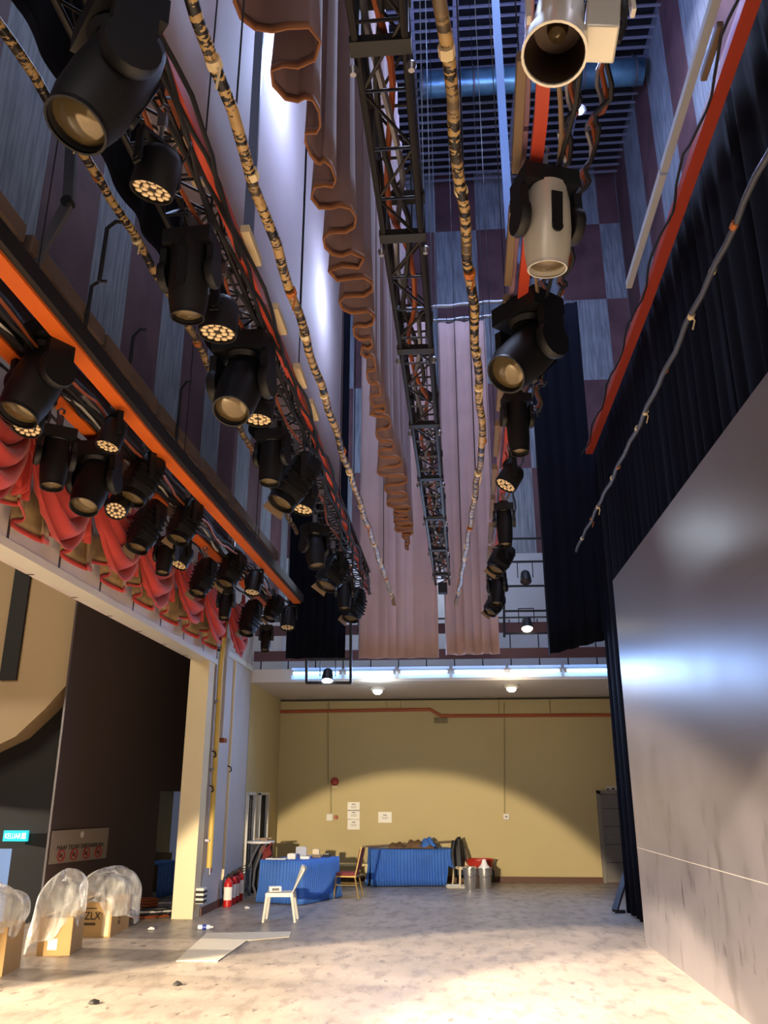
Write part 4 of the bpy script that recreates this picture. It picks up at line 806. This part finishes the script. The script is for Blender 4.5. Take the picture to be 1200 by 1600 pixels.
# chairs
def banquet(p, rz, label):
    t = thing('banquet_chair', label, 'chair', p, rz)
    b = MB(); b.box((0, 0, .45), (.42, .42, .07)); obj('seat', b, 'maroon', t, bevel=.03)
    b = MB(); b.box((0, .25, .72), (.38, .04, .42), Matrix.Rotation(-.2, 3, 'X')); obj('backrest', b, 'maroon', t, bevel=.015)
    for sx in (-1, 1):
        b = MB(); b.tube([(sx * .19, -.2, .42), (sx * .21, -.24, 0)], .016, 7); obj('leg', b, 'gold', t); b = MB(); b.tube([(sx * .19, .18, .42), (sx * .21, .27, 0)], .016, 7); obj('leg', b, 'gold', t)
        b = MB(); b.tube([(sx * .2, .19, .42), (sx * .2, .22, .55), (sx * .19, .31, .95)], .015, 7); obj('back_post', b, 'gold', t)
    b = MB(); b.tube([(-.2, -.22, .25), (.2, -.22, .25)], .01, 6); [b.tube([(s * .2, -.22, .25), (s * .2, .22, .25)], .01, 6) for s in (-1, 1)]; obj('stretcher', b, 'gold', t)
    b = MB(); b.box((0, 0, .41), (.42, .42, .025)); obj('seat_frame', b, 'gold', t); b = MB(); b.tube([(-.19, .31, .95), (.19, .31, .95)], .015, 7); obj('top_rail', b, 'gold', t)
banquet((az(508, 1403) + az(544, 1406)) / 2 + V((.2, .2, 0)), -math.pi / 2 - .1, 'gold framed chair with maroon seat beside the left table')
def plastic(p, rz, label, m='white', s=1):
    t = thing('plastic_chair', label, 'chair', p, rz, scale=s)
    b = MB(); b.sheet(lambda u, v: V(((-.21 + .42 * u), -.22 + .44 * v, .43 - .02 * math.sin(u * math.pi) * math.sin(v * math.pi))), 8, 8); obj('seat', b, m, t, solid=.02); b = MB(); b.box((0, -.22, .405), (.42, .02, .05)); [b.box((s_ * .21, 0, .405), (.02, .44, .05)) for s_ in (-1, 1)]; obj('seat_rim', b, m, t)
    b = MB(); b.sheet(lambda u, v: V((-.2 + .4 * u, .2 + .17 * v + .03 * math.cos(u * math.pi * 2) * v, .43 + .42 * v - .06 * v * abs(2 * u - 1) ** 3)), 10, 8); obj('backrest', b, m, t, solid=.02)
    for sx in (-1, 1):
        for sy, e in ((-1, -.25), (1, .27)): b = MB(); b.tube([(sx * .19, sy * .2, .42), (sx * .225, e, 0)], [.03, .022], 8); obj('leg', b, m, t)
    return t
pc = (az(410, 1442) + az(457, 1441)) / 2 + V((0, .2, 0)); plastic(pc, -math.pi / 2 + .08, 'white plastic chair with a packet on its seat in front of the left table')
t = thing('paper_packet', 'white paper packet lying on the white plastic chair seat', 'packet', pc + V((-.1, 0, .44)), .3); b = MB(); b.box((0, 0, .04), (.2, .16, .08)); obj('packet', b, 'paper', t, bevel=.01); b = MB(); b.box((0, -.082, .04), (.12, .004, .04)); obj('packet_label', b, 'doorgrey', t)
# bench behind
p = az(562, 1383); t = thing('wooden_bench', 'low cream bench between the two blue tables', 'bench', p + V((-.45, .25, 0))); b = MB(); b.box((0, 0, .42), (1.3, .35, .05)); b.box((0, 0, .2), (1.2, .3, .03)); obj('bench_top', b, 'benchc', t, bevel=.006)
for s in (-1, 1): b = MB(); b.box((s * .6, 0, .2), (.06, .35, .4)); obj('leg', b, 'benchc', t)
# right cluster
p = az(727, 1385); t = plastic(p + V((0, .1, 0)), .35, 'cream plastic chair under a black jacket by the back wall', 'cream', .95)
t = thing('black_jacket', 'black jacket draped over the chair back beside the red basin', 'jacket', p + V((-.1, .24, .0)), .35); b = MB(); b.sheet(lambda u, v: V(((-.2 + .4 * u) * (1 - .45 * v ** 3), -.1 + .14 * v + .05 * math.sin(u * 9) - .07 * math.cos(u * 3.14), .18 + .86 * v - .1 * abs(2 * u - 1) ** 2 * v)), 16, 12); obj('jacket_body', b, 'black', t, solid=.03)
b = MB(); b.tube([(-.15, -.05, .95), (-.22, -.1, .7), (-.2, -.12, .4)], [.06, .055, .05], 10); obj('sleeve', b, 'black', t)
p = az(749, 1383); t = thing('plastic_basket', 'red plastic basin behind the two metal pails', 'basket', p + V((.03, .12, 0))); b = MB(); b.lathe([(.2, 0), (.26, .25), (.32, .52), (.34, .53), (.34, .55), (.31, .55), (.24, .25), (.18, .03)], n=24, cap1=False); obj('basket_body', b, 'bucketred', t); b = MB(); [b.box((.29 * math.cos(a), .29 * math.sin(a), .4), (.03, .03, .18)) for a in [k * .52 for k in range(12)]]; obj('basket_rib', b, 'maroon', t)
for i, (px, lab) in enumerate([(735, 'metal pail left of the pair by the red basin'), (758, 'metal pail right of the pair with a white cloth in it')]):
    t = thing('metal_pail', lab, 'pail', az(px, 1388.5), group='metal pails by the back wall'); b = MB(); b.lathe([(.13, 0), (.135, .01), (.15, .4), (.165, .41), (.165, .43), (.14, .43), (.125, .05)], n=22, cap1=False); obj('pail_body', b, 'alu', t); b = MB(); b.tube([(-.155, 0, .38), (-.17, -.06, .3), (0, -.17, .24), (.17, -.06, .3), (.155, 0, .38)], .007, 5); obj('pail_handle', b, 'steel', t)
    if i: t2 = thing('white_cloth', 'white cloth stuffed in the right metal pail', 'cloth', az(px, 1388.5) + V((0, 0, .4))); b = MB(); b.lathe([(.1, -.1), (.12, .02), (.09, .1), (.03, .2)], n=12); b.v = [(x * (1 + .3 * math.sin(z * 40)), y * (1 + .2 * math.cos(z * 30)), z) for x, y, z in b.v]; obj('cloth', b, 'paper', t2)
for i, px in enumerate((766, 770)):
    t = thing('glass_bottle', ['dark green bottle just right of the metal pails', 'dark bottle farthest right beside the metal pails'][i], 'bottle', az(px, 1380 - i) + V((0, .15, 0)), group='bottles by the metal pails'); b = MB(); b.lathe([(.07, 0), (.075, .02), (.075, .24), (.03, .36), (.026, .44)], n=16); obj('bottle_body', b, ['green', 'darkglass'][i], t); b = MB(); b.lathe([(.029, .42), (.029, .47)], n=12); obj('bottle_cap', b, 'ink', t)
t = thing('white_tray', 'flat white tray on the floor in front of the back table', 'tray', az(712, 1387)); b = MB(); b.lathe([(.26, 0), (.3, .03), (.32, .05), (.3, .05), (.25, .02)], n=4, sq=None); obj('tray_body', b, 'white', t, bevel=.01)

# ------------------------------------------------------------------ light
def spot(name, loc, aim, power, col, ang, blend=.15, size=.1):
    l = bpy.data.lights.new(name, 'SPOT'); l.energy = power; l.color = col; l.spot_size = math.radians(ang); l.spot_blend = blend; l.shadow_soft_size = size
    o = bpy.data.objects.new(name, l); COL.objects.link(o); o.location = loc; o.rotation_mode = 'QUATERNION'; o.rotation_quaternion = V((0, 0, -1)).rotation_difference(V(aim) - V(loc)); return o
def area(name, loc, aim, power, col, sx, sy):
    l = bpy.data.lights.new(name, 'AREA'); l.energy = power; l.color = col; l.shape = 'RECTANGLE'; l.size = sx; l.size_y = sy
    o = bpy.data.objects.new(name, l); COL.objects.link(o); o.location = loc; o.rotation_mode = 'QUATERNION'; o.rotation_quaternion = V((0, 0, -1)).rotation_difference(V(aim) - V(loc)); return o
def point(name, loc, power, col, size=.15):
    l = bpy.data.lights.new(name, 'POINT'); l.energy = power; l.color = col; l.shadow_soft_size = size; o = bpy.data.objects.new(name, l); COL.objects.link(o); o.location = loc; return o
WARM = (1, .82, .58); COOL = (.55, .68, 1); BLUE = (.25, .36, 1)
spot('front of house spot', (-11.0, -1.0, 5.6), (-3.6, 6.6, 0), 42000, WARM, 27, .1, .12)
spot('front of house spot', (1.0, -4, 7.5), (2.1, 4.9, 0), 42000, (1, .83, .6), 32, .1, .12)
spot('side beam', (-3.6, -3.5, 2.6), (-.95, 21.7, -3.3), 13500, WARM, 26.5, .12, .12)
spot('low side lamp', (-24, 13.2, 3.6), (2.63, 15.72, -18.47), 40000, (1, .86, .7), 79.3, .06, .12)
area('front fill', (-.5, -4, 7), (0, 8, 2), 130, (1, .86, .78), 6, 3)  # unseen fill behind the camera, added to lift the stage
area('tower fill', (.2, 9, 18.5), (0, 10, 0), 800, COOL, 5, 6)  # added overhead fill for the fly tower, no fixture modelled
area('side wall fill', (-3.2, 9, 16), (-4.0, 9, 6), 420, COOL, 1.2, 10)  # added to brighten the left wall strip that the cyclorama shades
area('side wall fill', (4.4, 9, 17), (5.2, 10, 10), 150, (.8, .78, 1), 1.2, 10)  # matching unseen fill added for the right wall
point('blue work light', (2.2, 12.6, 14.4), 300, (.45, .58, 1)); point('cloth work light', (-1.3, 8.5, 11.2), 200, (.45, .62, 1)); point('tower blue fill', (.8, 13, 16.5), 300, BLUE)  # the tower blue point is unseen fill, added for blue ambience overhead
point('cloth work light near', (-1.2, 4.4, 9.6), 50, (.55, .7, 1)); point('cloth fill far', (-1.3, 12.5, 10.2), 110, (.5, .66, 1)); point('curtain fill', (.5, 8.5, 11.5), 90, (.62, .7, 1)); point('gallery wall fill', (-1, 20, 8.0), 130, (.75, .84, 1))  # far cloth, curtain and gallery points are added fill without a visible source
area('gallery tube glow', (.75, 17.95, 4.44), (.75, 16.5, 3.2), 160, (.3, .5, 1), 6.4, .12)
point('lobby lamp', (-8, 15.4, .8), 4, (.6, .75, 1)); point('corridor lamp', wq(4.4, 1.9, -1.0), 4, (.6, .75, 1))
p = az(590, 1078, 4.1); point('gallery lamp cool', p, 18, (.8, .9, 1), .08); p = az(799, 1074, 4.1); point('gallery lamp warm', p, 14, (1, .85, .65), .08)
area('auditorium fill', (-10, 6, 7.5), (-7.5, 14, 3), 260, (1, .85, .65), 3, 3)  # unseen area source added to lighten the auditorium walls
w = bpy.data.worlds.new('world'); S.world = w; w.use_nodes = True; w.node_tree.nodes['Background'].inputs[0].default_value = (.35, .38, .55, 1); w.node_tree.nodes['Background'].inputs[1].default_value = .12
S.view_settings.view_transform = 'Standard'; S.view_settings.look = 'None'; S.view_settings.gamma = 1; S.view_settings.use_curve_mapping = False; S.view_settings.exposure = .45
